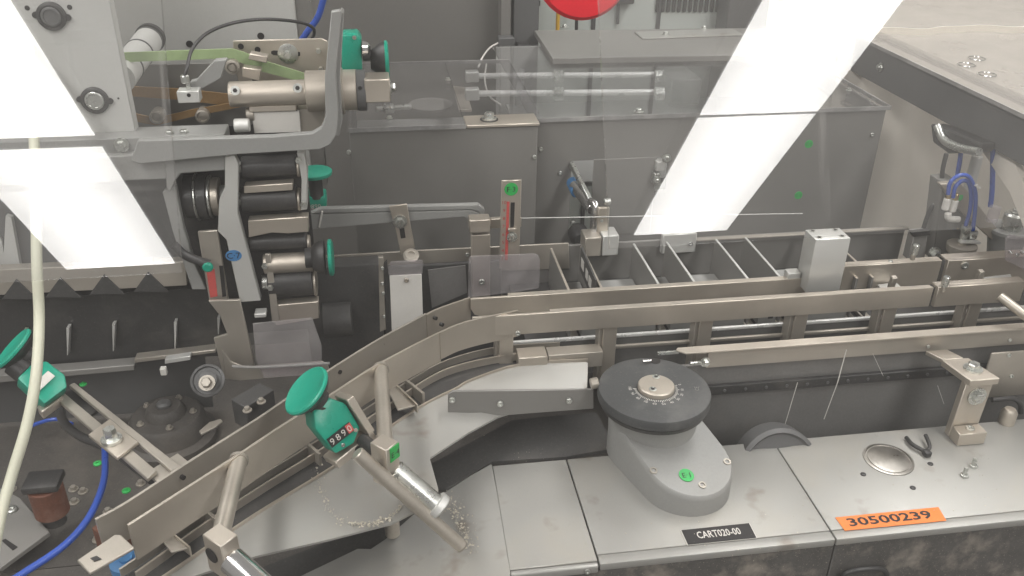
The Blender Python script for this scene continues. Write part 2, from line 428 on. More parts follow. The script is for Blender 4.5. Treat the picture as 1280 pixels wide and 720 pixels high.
# pale electrical cabinet with louvres
t = thing('electrical_cabinet', 'pale green grey electrical cabinet with a row of vent slots', 'cabinet', (.8, 2.75, -.9))
cx0 = Yp(668, 20, 2.7).x; cx1 = Yp(909, 20, 2.7).x
MB().box((cx0, 2.7, -.9), (cx1, 3.2, 1.65)).build('cabinet_body', 'cab', t, .004)
for k, px in enumerate((668, 742, 823, 908)):
    x = Yp(px, 20, 2.7).x
    MB().box((x - .006, 2.695, -.85), (x + .006, 2.6995, 1.63)).build('door_seam', 'beam', t)
for k in range(13):
    p = Yp(823 + k * 6.8, 4, 2.69)
    s = MB(); s.box((p.x - .0062, 2.6915, p.z - .028), (p.x + .0062, 2.6985, p.z + .05)); s.build('vent_slot', 'dark', t, .003)
a = Yp(672, 4, 2.69); MB().box((a.x - .004, 2.688, a.z - .008), (a.x + .008, 2.6985, a.z + .008)).build('latch', 'blackp', t, .001)
a = Yp(778, 0, 2.69); MB().box((a.x - .03, 2.66, a.z - .008), (a.x + .03, 2.6985, a.z + .06)).build('handle', 'blackp', t, .004)
MB().cyl(Yp(773, 2, 2.69), Yp(772, 30, 2.69), .005).build('handle_rod', 'beam', t)
# dark column right of the cabinet
a = Yp(909, 20, 2.6); b = Yp(960, 20, 2.6)
tag(MB().box((a.x, 2.6, -.9), (b.x, 2.69, 1.65)).build('column', 'beam', None, .004), 'dark grey steel column at the right end of the pale cabinet', 'column')
tag(MB().tube([Yp(699, -30, 2.6), Yp(698, 5, 2.6), Yp(696, 60, 2.58), Yp(694, 100, 2.55)], .006).build('yellow_conduit', 'yellow'), 'yellow cable running down in front of the pale cabinet', 'cable')
tag(MB().tube([Yp(722, -10, 2.62), Yp(721, 10, 2.62), Yp(720, 60, 2.62)], .005).build('black_conduit', 'blackp'), 'black cable hanging under the red emergency button', 'cable')
# red mushroom button, mostly above the frame, on a box over the machine
c = Yp(727, -38, 1.25); ax = V((0, -.97, .15))
t = thing('emergency_button', 'big red mushroom emergency stop button hanging above the machine', 'button', c)
MB().lathe(c, ax, [(.03, -.05), (.03, -.02), (.055, -.012), (.064, 0), (.0665, .008), (.062, .016), (.04, .022), (0, .024)], 48).build('button_head', 'red', t)
MB().lathe(c, ax, [(.022, -.12), (.022, -.045)], 20).build('button_stem', 'blackp', t)
MB().box((c.x - .05, c.y + .115, c.z - .03), (c.x + .05, c.y + .19, c.z + .4)).build('button_box', 'yellow', t, .004)

# ================================================================== long guard box behind the buckets
YB = 1.60
bx0 = Yp(672, 150, YB).x; bx1 = Yp(1108, 135, YB).x; bz1 = Yp(1108, 137, YB).z; bz0 = -.06
t = thing('guard_box', 'long dark grey sheet steel guard box with square cut openings', 'guard box', ((bx0 + bx1) / 2, 1.75, bz0))
o1 = (Yp(713, 240, YB).x, Yp(741, 240, YB).x, Yp(720, 292, YB).z, Yp(720, 201, YB).z)
o2 = (Yp(817, 230, YB).x, Yp(832, 230, YB).x, Yp(820, 238, YB).z, Yp(820, 197, YB).z)
MB().panel(bx0, bx1, bz0, bz1, YB, .004, [o1, o2]).build('front_panel', 'box', t, 0, 1, True)
MB().box((bx1 - .004, YB + .0045, bz0), (bx1, 2.19, bz1)).build('end_panel', 'box', t, .001)
MB().box((bx0, 2.186, bz0), (bx1 - .0045, 2.19, bz1)).build('rear_panel', 'pale', t)
MB().box((bx0 + .02, YB + .02, .18), (bx1 - .05, 2.15, .186)).build('inner_floor', 'paint', t)
a = Yp(742, 199, YB); b = Yp(812, 290, YB)
MB().box((a.x, YB - .003, b.z), (b.x, YB - .0002, a.z)).build('sliding_cover', 'box', t, .0008)
for px, py in ((676, 186), (1090, 168), (700, 216)):
    capscrew(Yp(px, py, YB), FR, .004, .004, 'zinc', t)
t2 = thing('box_cover', 'clear acrylic lid over the long dark guard box', 'lid', ((bx0 + bx1) / 2, 1.8, bz1))
MB().box((bx0 - .012, YB - .004, bz1 + .002), (bx1 + .004, 2.17, bz1 + .008)).build('lid_sheet', 'clear', t2)
MB().box((bx0 - .012, YB - .0065, bz1 + .001), (bx1 + .004, YB - .0042, bz1 + .009)).build('cut_edge', 'edge', t2)
MB().box((bx1 + .0042, YB - .0065, bz1 + .001), (bx1 + .0065, 2.17, bz1 + .009)).build('cut_edge', 'edge', t2)
hexbolt((bx0 + .20, YB + .012, bz1 + .0085), UP, .006, .007, 'zinc', t2)
hexbolt(Zp(1061, 113, bz1 + .0085), UP, .004, .005, 'zinc', t2)
# metal roof part behind the lid
t3 = thing('rear_cover', 'grey sheet steel top cover with screwed plate behind the clear lid', 'cover', (.8, 2.3, bz1))
rz = bz1 + .02
MB().prism([Zp(668, 38, rz), Zp(691, 73, rz), Zp(915, 69, rz), Zp(1000, 80, rz), Zp(1030, 34, rz)], (0, 0, -.014)).build('top_sheet', 'box', t3, .001)
MB().prism([Zp(793, 41, rz + .0005), Zp(803, 49.5, rz + .0005), Zp(930, 45, rz + .0005), Zp(915, 37, rz + .0005)], (0, 0, .003)).build('access_plate', 'deck', t3, .0006)
for p in ((706, 34), (880, 36), (832, 43)): hexbolt(Zp(*p, rz + .0035), UP, .006, .007, 'zinc', t3)
# slide rods under the lid
t = thing('slide_unit', 'pair of bright slide rods with end blocks under the clear lid', 'slide unit', (.5, 1.85, .2))
for y in (95, 117):
    p = Zp(592, y, .302); q = Zp(822, y - 2, .302)
    MB().cyl(p, q, .0065).build('rod', 'bright', t)
    for k in (692, 818): MB().cyl(Zp(k, y, .302), Zp(k + 12, y, .302), .014).build('bush', 'zinc', t)
    p = Zp(590, y, .302); MB().obox(p, RT, V((0, 1, 0)), UP, (.03, .024, .024)).build('rod_end', 'alu', t, .002)
MB().obox(Zp(845, 105, .285), RT, V((0, 1, 0)), UP, (.07, .14, .06)).build('end_block', 'blackp', t, .003)
MB().obox(Zp(650, 108, .275), V((.2, 1, 0)), V((1, -.2, 0)), UP, (.2, .014, .03)).build('cross_plate', 'paint', t, .001)
MB().tube([Zp(608, 80, .3), Zp(606, 100, .3), Zp(612, 120, .29), Zp(626, 131, .29)], .0018, 8).build('wire', 'white', t)

# left section of the guard box, a little nearer
YL = 1.555
lx0 = Yp(436, 165, YL).x; lx1 = Yp(672, 160, YL).x; lz1 = Yp(560, 161, YL).z
t = thing('guard_box', 'plain grey sheet steel guard box with bolted tan corner plate', 'guard box', ((lx0 + lx1) / 2, 1.7, bz0))
MB().box((lx0, YL, bz0), (lx1, YL + .004, lz1)).build('front_panel', 'box', t, .001)
MB().box((lx1 - .004, YL + .0045, bz0), (lx1, YB - .001, lz1)).build('end_panel', 'box', t)
MB().box((lx0, YL + .0045, bz0), (lx0 + .004, 2.0, lz1)).build('end_panel', 'dark', t)
MB().box((lx0 + .005, YL + .03, .2), (lx1 - .005, 2.0, .205)).build('inner_shelf', 'paint', t)
a = Yp(583, 156, YL); 
MB().box((a.x, YL - .004, lz1 + .0005), (lx1 + .003, YL + .055, lz1 + .006)).build('corner_plate', 'steel', t, .001)
MB().lathe((a.x + .045, YL + .026, lz1 + .0062), UP, [(.017, 0), (.017, .0008), (0, .0008)], 24).build('plate_washer', 'blackp', t)
hexbolt((a.x + .045, YL + .026, lz1 + .0072), UP, .009, .012, 'zinc', t)
for p in ((436, 190), (668, 196)): capscrew(Yp(*p, YL), FR, .004, .004, 'zinc', t)
t2 = thing('box_cover', 'short clear acrylic lid beside the tan corner plate', 'lid', ((lx0 + a.x) / 2, 1.7, lz1))
MB().box((lx0, YL - .003, lz1 + .002), (a.x - .002, 2.0, lz1 + .008)).build('lid_sheet', 'clear', t2)
MB().box((a.x - .0018, YL + .057, lz1 + .002), (lx1 + .012, 2.0, lz1 + .008)).build('lid_sheet', 'clear', t2)
MB().box((lx0, 2.0005, lz1 + .001), (lx1 + .012, 2.003, lz1 + .009)).build('cut_edge', 'edge', t2)
MB().box((lx0, YL - .0055, lz1 + .001), (a.x - .002, YL - .0032, lz1 + .009)).build('cut_edge', 'edge', t2)
for k in ((487, 148), (560, 100)): hexbolt(Zp(*k, lz1 + .009), UP, .004, .005, 'zinc', t2)
t = thing('inner_linkage', 'small clevis shaft and slotted tan plate under the short clear lid', 'linkage', Zp(510, 135, .25))
MB().cyl(Zp(470, 136, .26), Zp(514, 133, .26), .006).build('clevis_shaft', 'zinc', t)
MB().cyl(Zp(480, 136, .26), Zp(492, 135, .26), .011).build('clevis_nut', 'zinc', t)
MB().lathe(Zp(538, 133, .22), UP, [(.05, 0), (.052, .006), (.03, .012), (.012, .012), (0, .012)], 30).build('cam_disc', 'box', t)
MB().prism([Zp(566, 110, .26), Zp(582, 112, .26), Zp(590, 140, .26), Zp(574, 140, .26)], (0, 0, .006)).build('tan_plate', 'steel', t, .001)

# ------------------------------------------------------------------ pusher arms coming out of the box openings
t = thing('carton_pusher', 'chrome pusher arm with forked steel head over the buckets', 'pusher arm', Yp(745, 290, 1.45))
p0 = Yp(714, 205, 1.60); p1 = Yp(738, 252, 1.47)
MB().bar(p0, p1, .008, .012).build('upper_link', 'zinc', t, .001)
MB().cyl(Yp(718, 232, 1.56), Yp(741, 262, 1.46), .011).build('piston', 'chrome', t)
MB().cyl(Yp(716, 228, 1.58), Yp(722, 240, 1.54), .013).build('blue_sleeve', 'bluest', t)
MB().tube([p1, Yp(744, 256, 1.45), Yp(744, 268, 1.445), Yp(743, 292, 1.44)], .0075).build('bent_rod', 'chrome', t)
c = Yp(755, 252, 1.44); MB().cyl(c, c + V((.012, 0, 0)), .006).build('cross_pin', 'zinc', t)
a = Yp(747, 258, 1.44); b = Yp(760, 290, 1.44)
MB().box((a.x, 1.432, b.z), (b.x - .002, 1.44, a.z)).build('fork_plate', 'steel', t, .001)
a = Yp(729, 292, 1.43); b = Yp(769, 313, 1.43)
MB().box((a.x, 1.41, b.z), ((a.x + b.x) / 2 - .001, 1.45, a.z)).build('fork_jaw', 'steel2', t, .0015)
MB().box(((a.x + b.x) / 2 + .001, 1.41, b.z), (b.x, 1.45, a.z + .002)).build('fork_jaw', 'alu', t, .0015)
capscrew(Yp(752, 276, 1.431), FR, .003, .002, 'zinc', t)
t = thing('pusher_bracket', 'small bright clevis bracket at the second box opening', 'bracket', Yp(824, 215, 1.58))
MB().box(Yp(820, 214, 1.585), V(Yp(832, 202, 1.585)) + V((0, .02, 0))).build('clevis_block', 'alu', t, .001)
MB().box(Yp(817, 232, 1.58), V(Yp(826, 217, 1.58)) + V((0, .02, 0))).build('clevis_block', 'zinc', t, .001)
hexbolt(Yp(833, 198, 1.585), FR, .006, .008, 'zinc', t)
hexbolt(Yp(821, 226, 1.578), FR, .005, .007, 'zinc', t)
p = Yp(716, 275, 1.598)
tag(MB().lathe(p, FR, [(.007, 0), (.007, .003), (.004, .003), (.004, .001), (0, .001)], 20).build('panel_bush', 'zinc'), 'small round steel bush set in the dark box front', 'bush')
tag(MB().lathe(Yp(722, 290, 1.597), FR, [(.02, 0), (.02, .03), (.014, .04), (0, .04)], 24).build('round_stop', 'blackp'), 'black rubber stop below the chrome pusher arm', 'rubber stop')
for px, py, l in ((1011, 180, 'upper'), (998, 244, 'lower')):
    g = thing('round_sticker', l + ' round green sticker on the right end of the dark guard box', 'sticker', Yp(px, py, YB))
    MB().lathe(Yp(px, py, YB - .0003), FR, [(.0085, 0), (.0085, .0005), (0, .0005)], 24).build('sticker_disc', 'green', g)
    text('C·2', 'sticker_lettering', Yp(px, py, YB - .001), RT, UP, .006, 'ink', g)

tag(MB().cyl(Yp(640, 273, 1.43), Yp(1003, 267, 1.43), .0010, 10).build('guard_wire', 'pale'), 'thin straight pale wire stretched along the guard box front', 'wire')

# ================================================================== deck plates and skirt in front
YF, YK = .797, 1.004
def deck(x0, x1, label):
    t = thing('deck_plate', label, 'deck plate', ((x0 + x1) / 2, .9, -.03))
    MB().box((x0, YF + .016, -.005), (x1, YK, 0)).build('top_sheet', 'deck', t, .0012, 2)
    MB().box((x0, YF - .001, -.012), (x1, YF + .0153, -.0003)).build('front_lip', 'deck', t, .0016, 2)
    MB().box((x0 + .003, YK - .006, -.04), (x1 - .003, YK - .003, -.0052)).build('rear_flange', 'deck', t)
    return t
deck(.2440, .5632, 'bare metal deck plate carrying the black dial and nameplate')
d3 = deck(.5652, 1.25, 'bare metal deck plate with round cover and orange number tape')
# left plate: flat strip, then a facet falling away along the diagonal infeed
t = thing('deck_plate', 'folded bare metal deck plate stained brown at the diagonal infeed', 'deck plate', (.15, .9, -.03))
a, b = Zp(615, 579, 0), Zp(637, 712, 0)
MB().prism([(a.x, YK, 0), (b.x, YF + .006, 0), (.2420, YF + .006, 0), (.2420, YK, 0)], (0, 0, -.005)).build('top_sheet', 'deck', t, .001)
lo = [Zp(614, 580, -.001), Zp(557, 613, -.006), Zp(516, 644, -.010), Zp(482, 674, -.014), Zp(455, 692, -.017), Zp(447, 686, -.018), Zp(372, 722, -.022), Zp(330, 745, -.026)]
MB().ruled([(a.x - .0006, YK, -.0005), V((a.x, YK, 0)).lerp(b, .3), V((a.x, YK, 0)).lerp(b, .5), V((a.x, YK, 0)).lerp(b, .7), V((a.x, YK, 0)).lerp(b, .8), V((a.x, YK, 0)).lerp(b, .85), V((b.x, YF + .0, -.0005)), V((b.x - .01, YF - .05, -.003))],
           lo, .004).build('sloped_facet', 'deck', t)
MB().box((b.x, YF - .003, -.014), (.2420, YF + .0052, -.0004)).build('front_lip', 'deck', t, .003, 3)
capscrew((.227, YF - .003, -.008), FR, .004, .002, 'zinc', t)
# dirty front skirt in two sheets
for x0, x1, l in ((.02, .5655, 'left dirty black front skirt sheet below the dial deck plate'), (.5675, 1.3, 'dusty black front skirt sheet below the orange number tape')):
    s = thing('front_skirt', l, 'skirt', ((x0 + x1) / 2, .81, -.9))
    MB().box((x0, YF + .002, -.6), (x1, YF + .006, -.0145)).build('skirt_sheet', 'skirt', s, .001)
p = Yp(1092, 722, YF)
MB().tube([Yp(1050, 730, YF - .004), Yp(1058, 716, YF - .006), Yp(1085, 711, YF - .008), Yp(1105, 713, YF - .006), Yp(1110, 728, YF - .004)], .004).build('grip_rim', 'blackp', s)
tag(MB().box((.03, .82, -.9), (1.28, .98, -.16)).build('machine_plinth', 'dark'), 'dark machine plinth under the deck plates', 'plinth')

# round inset cover, plugs, screws on the right plate
c = Zp(1110.5, 574.5, .0003)
t = thing('round_cover', 'round turned steel cover with a ring set in the deck', 'cover', c)
MB().lathe(c, UP, [(.036, 0), (.036, .0012), (.033, .0016), (.0325, .0006), (.030, .0006), (.0298, .0014), (.0290, .0016), (0, .0016)], 48).build('cover_disc', 'turned', t)
for k, (px, py) in enumerate(((1079, 593), (1163, 580), (1141, 610))):
    MB().lathe(Zp(px, py, .0002), UP, [(.0042, 0), (.0038, .0012), (.002, .0016), (0, .0016)], 16).build('hole_plug', 'blackp', d3)
for k, (px, py, l) in enumerate(((1216, 583, 'loose steel screw standing on the deck nearer the steel bracket'), (1205, 595, 'loose steel screw standing on the deck nearer the orange tape'))):
    o = MB().lathe(Zp(px, py, .0003), UP, [(.006, 0), (.006, .002), (.0055, .003), (.003, .0035), (.003, .014), (.0024, .015), (0, .015)], 16).build('deck_screw', 'zinc')
    tag(o, l, 'screw', 'loose screws on the deck')
t = thing('cable_clip', 'black plastic forked clip lying on the deck by the round cover', 'clip', Zp(1158, 566, 0))
MB().tube([Zp(1133, 547, .004), Zp(1140, 555, .006), Zp(1150, 561, .006), Zp(1158, 565, .005)], .0032).build('long_prong', 'blackp', t)
MB().tube([Zp(1158, 565, .005), Zp(1162, 559, .007), Zp(1160, 551, .009), Zp(1157, 544, .010)], .003).build('short_prong', 'blackp', t)
MB().obox(Zp(1158.5, 566.5, .005), RT, V((0, 1, 0)), UP, (.011, .011, .009)).build('clip_body', 'blackp', t, .002, 2)

# writing
t = thing('number_tape', 'orange tape strip stamped with black number 30500239', 'label', (.655, .82, 0))
q = [Zp(1044, 647, .0007), Zp(1056, 663.5, .0007), Zp(1183, 651, .0007), Zp(1173, 634, .0007)]
MB().prism(q, (0, 0, .0004)).build('tape', 'orange', t)
text('30500239', 'number', (Zp(1112, 648, .0012)), q[3] - q[0], q[0] - q[1], .0155, 'ink', t, .121, .0003, .022)
t = thing('nameplate', 'small black nameplate with pale border reading CART020-00', 'nameplate', (.413, .826, 0))
q = [Zp(850.5, 663.5, .0004), Zp(859, 682, .0004), Zp(946.5, 673, .0004), Zp(937, 654.5, .0004)]
MB().prism(q, (0, 0, .0008)).build('plate_border', 'whiteink', t)
cc = sum(q, V()) / 4
MB().prism([cc + (p - cc) * .975 + V((0, 0, .0009)) for p in q], (0, 0, .0005)).build('plate_field', 'ink', t)
text('CART020-00', 'plate_lettering', cc + V((0, .001, .0016)), q[3] - q[0], q[0] - q[1], .0125, 'whiteink', t, .060, .0002, .012)

# ================================================================== dial pedestal
t = thing('dial_pedestal', 'grey rounded pedestal with big black adjusting dial and engraved scale', 'dial', (.37, .97, 0))
A, B, r = V((.397, .926, 0)), V((.370, 1.008, 0)), .064
d = (B - A).normalized(); ang = math.degrees(math.atan2(d.y, d.x))
ring = arc2(A, r, ang + 90, ang + 270, 18) + arc2(B, r, ang - 90, ang + 90, 18)
m = MB(); n = len(ring); prof = [(1.0, 0.0), (1.0, .040), (.985, .046), (.955, .0485)]
cen = (A + B) / 2
vs = []
for k, (s_, h) in enumerate(prof):
    for p in ring:
        back = (p - A).dot(d) * (.24 if h else 0)
        core = A if (p - A).dot(d) < 0 else (B if (p - B).dot(d) > 0 else A + d * (p - A).dot(d))
        vs.append(core + (p - core) * s_ + V((0, 0, h + back)))
fs = [(k * n + i, k * n + (i + 1) % n, (k + 1) * n + (i + 1) % n, (k + 1) * n + i) for k in range(len(prof) - 1) for i in range(n)]
fs += [list(range(n))[::-1], list(range(3 * n, 4 * n))]
m.add(vs, fs).build('pedestal_body', 'paint', t)
def PT(px, py, up=.0005):            # picture point on the pedestal's sloping top
    nn = (UP - d * .24).normalized(); p0 = A + V((0, 0, .0485 + up)); w_ = ray(px, py); return EYE + w_ * ((p0 - EYE).dot(nn) / w_.dot(nn))
PNRM = (UP - d * .24).normalized()
D0 = V((.364, .998, 0))
MB().lathe(V((B.x, B.y, .045)), UP, [(.0642, 0), (.0642, .046), (.062, .0485)], 48).build('dial_column', 'paint', t)
MB().lathe(D0 + V((0, 0, .094)), UP, [(.072, 0), (.076, .002), (.0775, .008), (.0755, .009)], 64).build('dial_base', 'blackp', t)
dd = MB().lathe(D0 + V((0, 0, .104)), UP, [(.0785, 0), (.0802, .0015), (.0802, .013), (.079, .0155), (.077, .016), (0, .016)], 72).build('dial_disc', 'dial', t)
HUB = Zp(820, 486, .1205)
MB().lathe(HUB, UP, [(.026, 0), (.026, .006), (.0245, .0075), (0, .0075)], 40).build('hub_cap', 'steel', t)
for px, py in ((820, 471), (816, 486.5)):
    capscrew(Zp(px, py, .1282), UP, .0055, .0008, 'zinc', t)
    MB().lathe(Zp(px, py, .1284), UP, [(.0028, 0), (.0028, .0008), (0, .0008)], 6).build('socket_dark_disc', 'blackp', t)
k0 = HUB.copy()
for i in range(41):                                  # engraved scale around the front half of the hub
    a_ = math.radians(-188 + i * 4.9); u = V((math.cos(a_), math.sin(a_), 0))
    L = .0055 if i % 4 == 0 else .0035
    MB().bar(k0 + u * .0275, k0 + u * (.0275 + L), .0009, .0003).build('scale_tick', 'whiteink', dd)
for i in range(11):
    a_ = math.radians(-188 + i * 4 * 4.9); u = V((math.cos(a_), math.sin(a_), 0))
    text(str((10 - i) * 10), 'scale_number', k0 + u * .037, V((-u.y, u.x, 0)), -u, .0042, 'whiteink', dd)
MB().lathe(Zp(819, 451, .1203), UP, [(.008, 0), (.008, .0004), (0, .0004)], 20).build('pin_hole', 'ink', t)
MB().cyl(Zp(803, 451.5, .124), Zp(814, 450.5, .124), .0022).build('index_pin', 'chrome', t)
text('CE', 'dial_mark', Zp(871, 486, .1203), V((.2, 1, 0)), V((-1, .2, 0)), .006, 'box', t)
for px, py in ((909, 577), (878, 606), (817, 588)):
    MB().lathe(PT(px, py), PNRM, [(.0055, -.002), (.0055, .0006), (.0032, .0006), (.0032, -.001), (0, -.001)], 18).build('socket_screw', 'steel2', t)
g = thing('round_sticker', 'round green sticker on the grey dial pedestal', 'sticker', Zp(858, 594, .0455))
MB().lathe(PT(858, 594), PNRM, [(.0105, -.0005), (.0105, .0006), (0, .0006)], 24).build('sticker_disc', 'green', g)
text('E·1', 'sticker_lettering', PT(858, 594, .0013), RT, V((0, 1, .2)), .008, 'ink', g)

# ================================================================== straight guide rails
ZR = .17
def screws(parent, pts, axis, r=.0035, m='zinc'):
    for p in pts: capscrew(p, axis, r, .002, m, parent)
# rear rail
t = thing('guide_rail', 'long steel guide rail along the bucket dividers', 'rail', (.4, 1.21, .13))
y1 = 1.2005
xa = Zp(587, 368, ZR).x; xb = Zp(1051, 346, ZR).x
h = .034
pts = [(xa, y1, ZR), (xb, y1, ZR), (xb, y1, ZR - h), (xa + .02, y1, ZR - h), (xa + .006, y1, ZR - h + .005), (xa, y1, ZR - h + .016)]
MB().prism(pts, (0, .005, 0)).build('rail_bar', 'steel', t, .0007)
MB().box((xa + .06, y1 + .0052, ZR - .006), (xb, y1 + .014, ZR - .001)).build('rail_flange', 'steel', t, .0005)
t = thing('guide_rail', 'steel guide rail section running on past the aluminium block', 'rail', (.9, 1.235, .13))
y1b = 1.232
q0 = Yp(1056, 333, y1b); q1 = Yp(1178, 326, y1b)
MB().box((q0.x, y1b, q0.z - .046), (q1.x, y1b + .006, q0.z)).build('rail_bar', 'steel', t, .0007)
MB().box((q0.x, y1b + .0062, q0.z - .004), (q1.x, y1b + .016, q0.z)).build('rail_flange', 'steel', t, .0005)
q2 = Yp(1186, 326, y1b - .004); q3 = Yp(1300, 318, y1b - .004)
MB().box((q2.x, y1b - .004, q2.z - .048), (q3.x, y1b + .004, q2.z)).build('rail_bar', 'steel', t, .0007)
MB().box((q2.x, y1b + .0042, q2.z - .004), (q3.x, y1b + .022, q2.z)).build('rail_flange', 'steel', t, .0005)
capscrew(Yp(1206, 332, y1b - .0042), FR, .007, .002, 'zinc', t)
capscrew(Yp(1116, 330, y1b + .0) + V((0, .008, .001)), UP, .004, .0015, 'zinc', t)
# aluminium block standing on the rear rail
t = thing('sensor_block', 'square aluminium block with four screws standing on the guide rail', 'block', Zp(1035, 345, ZR))
b0, b1 = Zp(1019, 300, .25), Zp(1049, 284.5, .25)
MB().box((b0.x + .001, b0.y - .0005, .155), (b1.x, b1.y - .0005, .25)).build('block_body', 'alu', t, .0012, 2)
for dx in (.18, .82):
    for dy in (.2, .8):
        p = V((b0.x + (b1.x - b0.x) * dx, b0.y + (b1.y - b0.y) * dy, .2503))
        MB().lathe(p, UP, [(.0045, 0), (.0045, .0005), (.003, .0005), (.0028, .0002), (0, .0002)], 16).build('block_screw', 'zinc', t)
        MB().lathe(p, UP, [(.0026, .0003), (.0026, .0008), (0, .0008)], 6).build('socket_dark_disc', 'ink', t)
MB().box((b0.x - .022, b0.y + .022, .168), (b0.x - .0005, b1.y, .18)).build('side_tab', 'alu', t, .001)

# front rail of the carton lane
t = thing('guide_rail', 'long steel guide rail on posts in front of the bucket lane', 'rail', (.5, 1.145, .1))
y2 = 1.143
xa2 = Zp(592, 405, ZR).x; xb2 = Zp(1176, 367, ZR).x; xc2 = Zp(1290, 359, ZR).x
h2 = .035
MB().prism([(xa2, y2, ZR), (xb2, y2, ZR), (xb2, y2, ZR - h2), (xa2 + .03, y2, ZR - h2), (xa2 + .006, y2, ZR - h2 + .008), (xa2, y2, ZR - h2 + .018)], (0, .005, 0)).build('rail_bar', 'steel', t, .0007)
MB().box((xa2 + .12, y2 + .0052, ZR - .005), (xb2, y2 + .013, ZR - .001)).build('rail_flange', 'steel', t, .0005)
MB().box((xb2 + .006, y2 - .003, ZR - h2), (xc2, y2 + .005, ZR + .002)).build('rail_bar', 'steel', t, .0007)
MB().box((xb2 + .006, y2 + .0052, ZR - .003), (xc2, y2 + .016, ZR + .002)).build('rail_flange', 'steel', t, .0005)
for px in (635, 767, 889, 1010, 1123, 1232):         # support posts
    p = Zp(px, 400 - (px - 640) * .066 + 20, ZR - .03)
    MB().box((p.x - .011, y2 + .0055, .02), (p.x + .011, y2 + .0105, ZR - .012)).build('support_post', 'steel', t, .0007)
    MB().box((p.x - .0165, y2 + .0107, .02), (p.x - .0105, y2 + .032, ZR - .03)).build('post_web', 'steel2', t, .0007)
capscrew(Zp(647, 416, ZR - .02) , FR, .004, .004, 'zinc', t)
MB().obox(Yp(963, 397, y2 - .0005), RT, V((0, 1, 0)), UP, (.008, .001, .003)).build('chipped_spot', 'ink', t)
# pins standing on the rails
for px, py, z, l in ((1142, 318, .2, 'clear capped pin standing on the rail by the pneumatic unit'), (1180, 358, ZR + .003, 'clear capped pin on the front rail near the tilted tube')):
    g = thing('rail_pin', l, 'pin', Zp(px, py, z), 'pins on the rails')
    c = Zp(px, py, z); MB().cyl(c, c + V((.001, 0, .018)), .0055).build('pin_cap', 'zinc', g)
    MB().cyl(c - V((0, 0, .01)), c, .004).build('pin_stem', 'rodm', g)
for px0, py0, px1, py1, l in ((1112, 364, 1118, 346, 'slanted steel peg rising between the rails below the block'), (1220, 356, 1227, 338, 'slanted steel peg rising between the rails near the clear bracket')):
    tag(MB().bar(Zp(px0, py0, .14), Zp(px1, py1, .17), .009, .009).build('lane_peg', 'steel2', None, .001), l, 'peg', 'pegs between the rails')
tag(MB().prism([Zp(1096, 358, .13), Zp(1119, 355, .13), Zp(1132, 366, .13), Zp(1104, 368, .13)], (0, 0, .004)).build('lane_tab', 'alu', None, .0008), 'pale metal tab lying between the rails', 'tab')
tag(MB().prism([Zp(1228, 350, .15), Zp(1262, 346, .15), Zp(1264, 351, .15), Zp(1230, 355, .15)], (0, 0, .006)).build('lane_bar', 'alu', None, .0008), 'short pale bar between the rails by the tilted tube', 'bar')
tag(MB().cyl(Zp(1249, 370, .175), Zp(1300, 408, .15), .0075).build('cross_tube', 'rodm'), 'tilted steel tube leaning over the front rail', 'tube')

# lower bright slide bars seen under the front rail
t = thing('slide_track', 'bright slide bars of the carton track under the guide rail', 'slide track', (.6, 1.2, 0))
for ya, z, m_ in ((1.185, .095, 'bright'), (1.168, .085, 'steel2')):
    MB().box((.17, ya, z - .006), (1.2, ya + .006, z)).build('slide_bar', m_, t, .0015, 2)
MB().box((.16, 1.192, .02), (1.2, 1.197, .088)).build('track_wall', 'shade', t)
for px in (700, 735): pass
q = Zp(682, 437, .1)
MB().box((Zp(646, 440, .1).x, 1.13, .075), (q.x, 1.16, .1)).build('track_block', 'steel', t, .001)
MB().box((q.x + .002, 1.135, .07), (Zp(752, 433, .1).x, 1.16, .098)).build('track_block', 'steel2', t, .001)

# nearest rail with its flange, tapered at the dial end
t = thing('guide_rail', 'nearest steel guide rail with tapered end over the black dial', 'rail', (.7, 1.07, .09))
z3 = .135; y3 = 1.068
xs = Zp(846, 439, z3).x; xe = 1.35
MB().prism([(xs, y3 + .002, z3), (xs + .012, y3 - .009, z3), (xe, y3 - .009, z3), (xe, y3 + .008, z3), (xs + .004, y3 + .008, z3)], (0, 0, -.003)).build('top_flange', 'steel', t, .0006)
MB().box((xs + .05, y3 - .002, z3 - .034), (xe, y3 + .002, z3 - .0032)).build('web', 'steel2', t)
hexbolt(Yp(881, 452, y3 - .01), FR, .005, .008, 'zinc', t)
MB().cyl(Yp(862, 454, y3 - .003), Yp(880, 453, y3 - .003), .003).build('adjusting_stud', 'zinc', t)
MB().bar(Zp(822, 442, .13), Zp(848, 440, .13), .004, .004).build('end_strip', 'zinc', t)
for px, py in ((1262, 425), (1160, 433)): capscrew(Yp(px, py, y3 - .0022), FR, .003, .002, 'zinc', t)
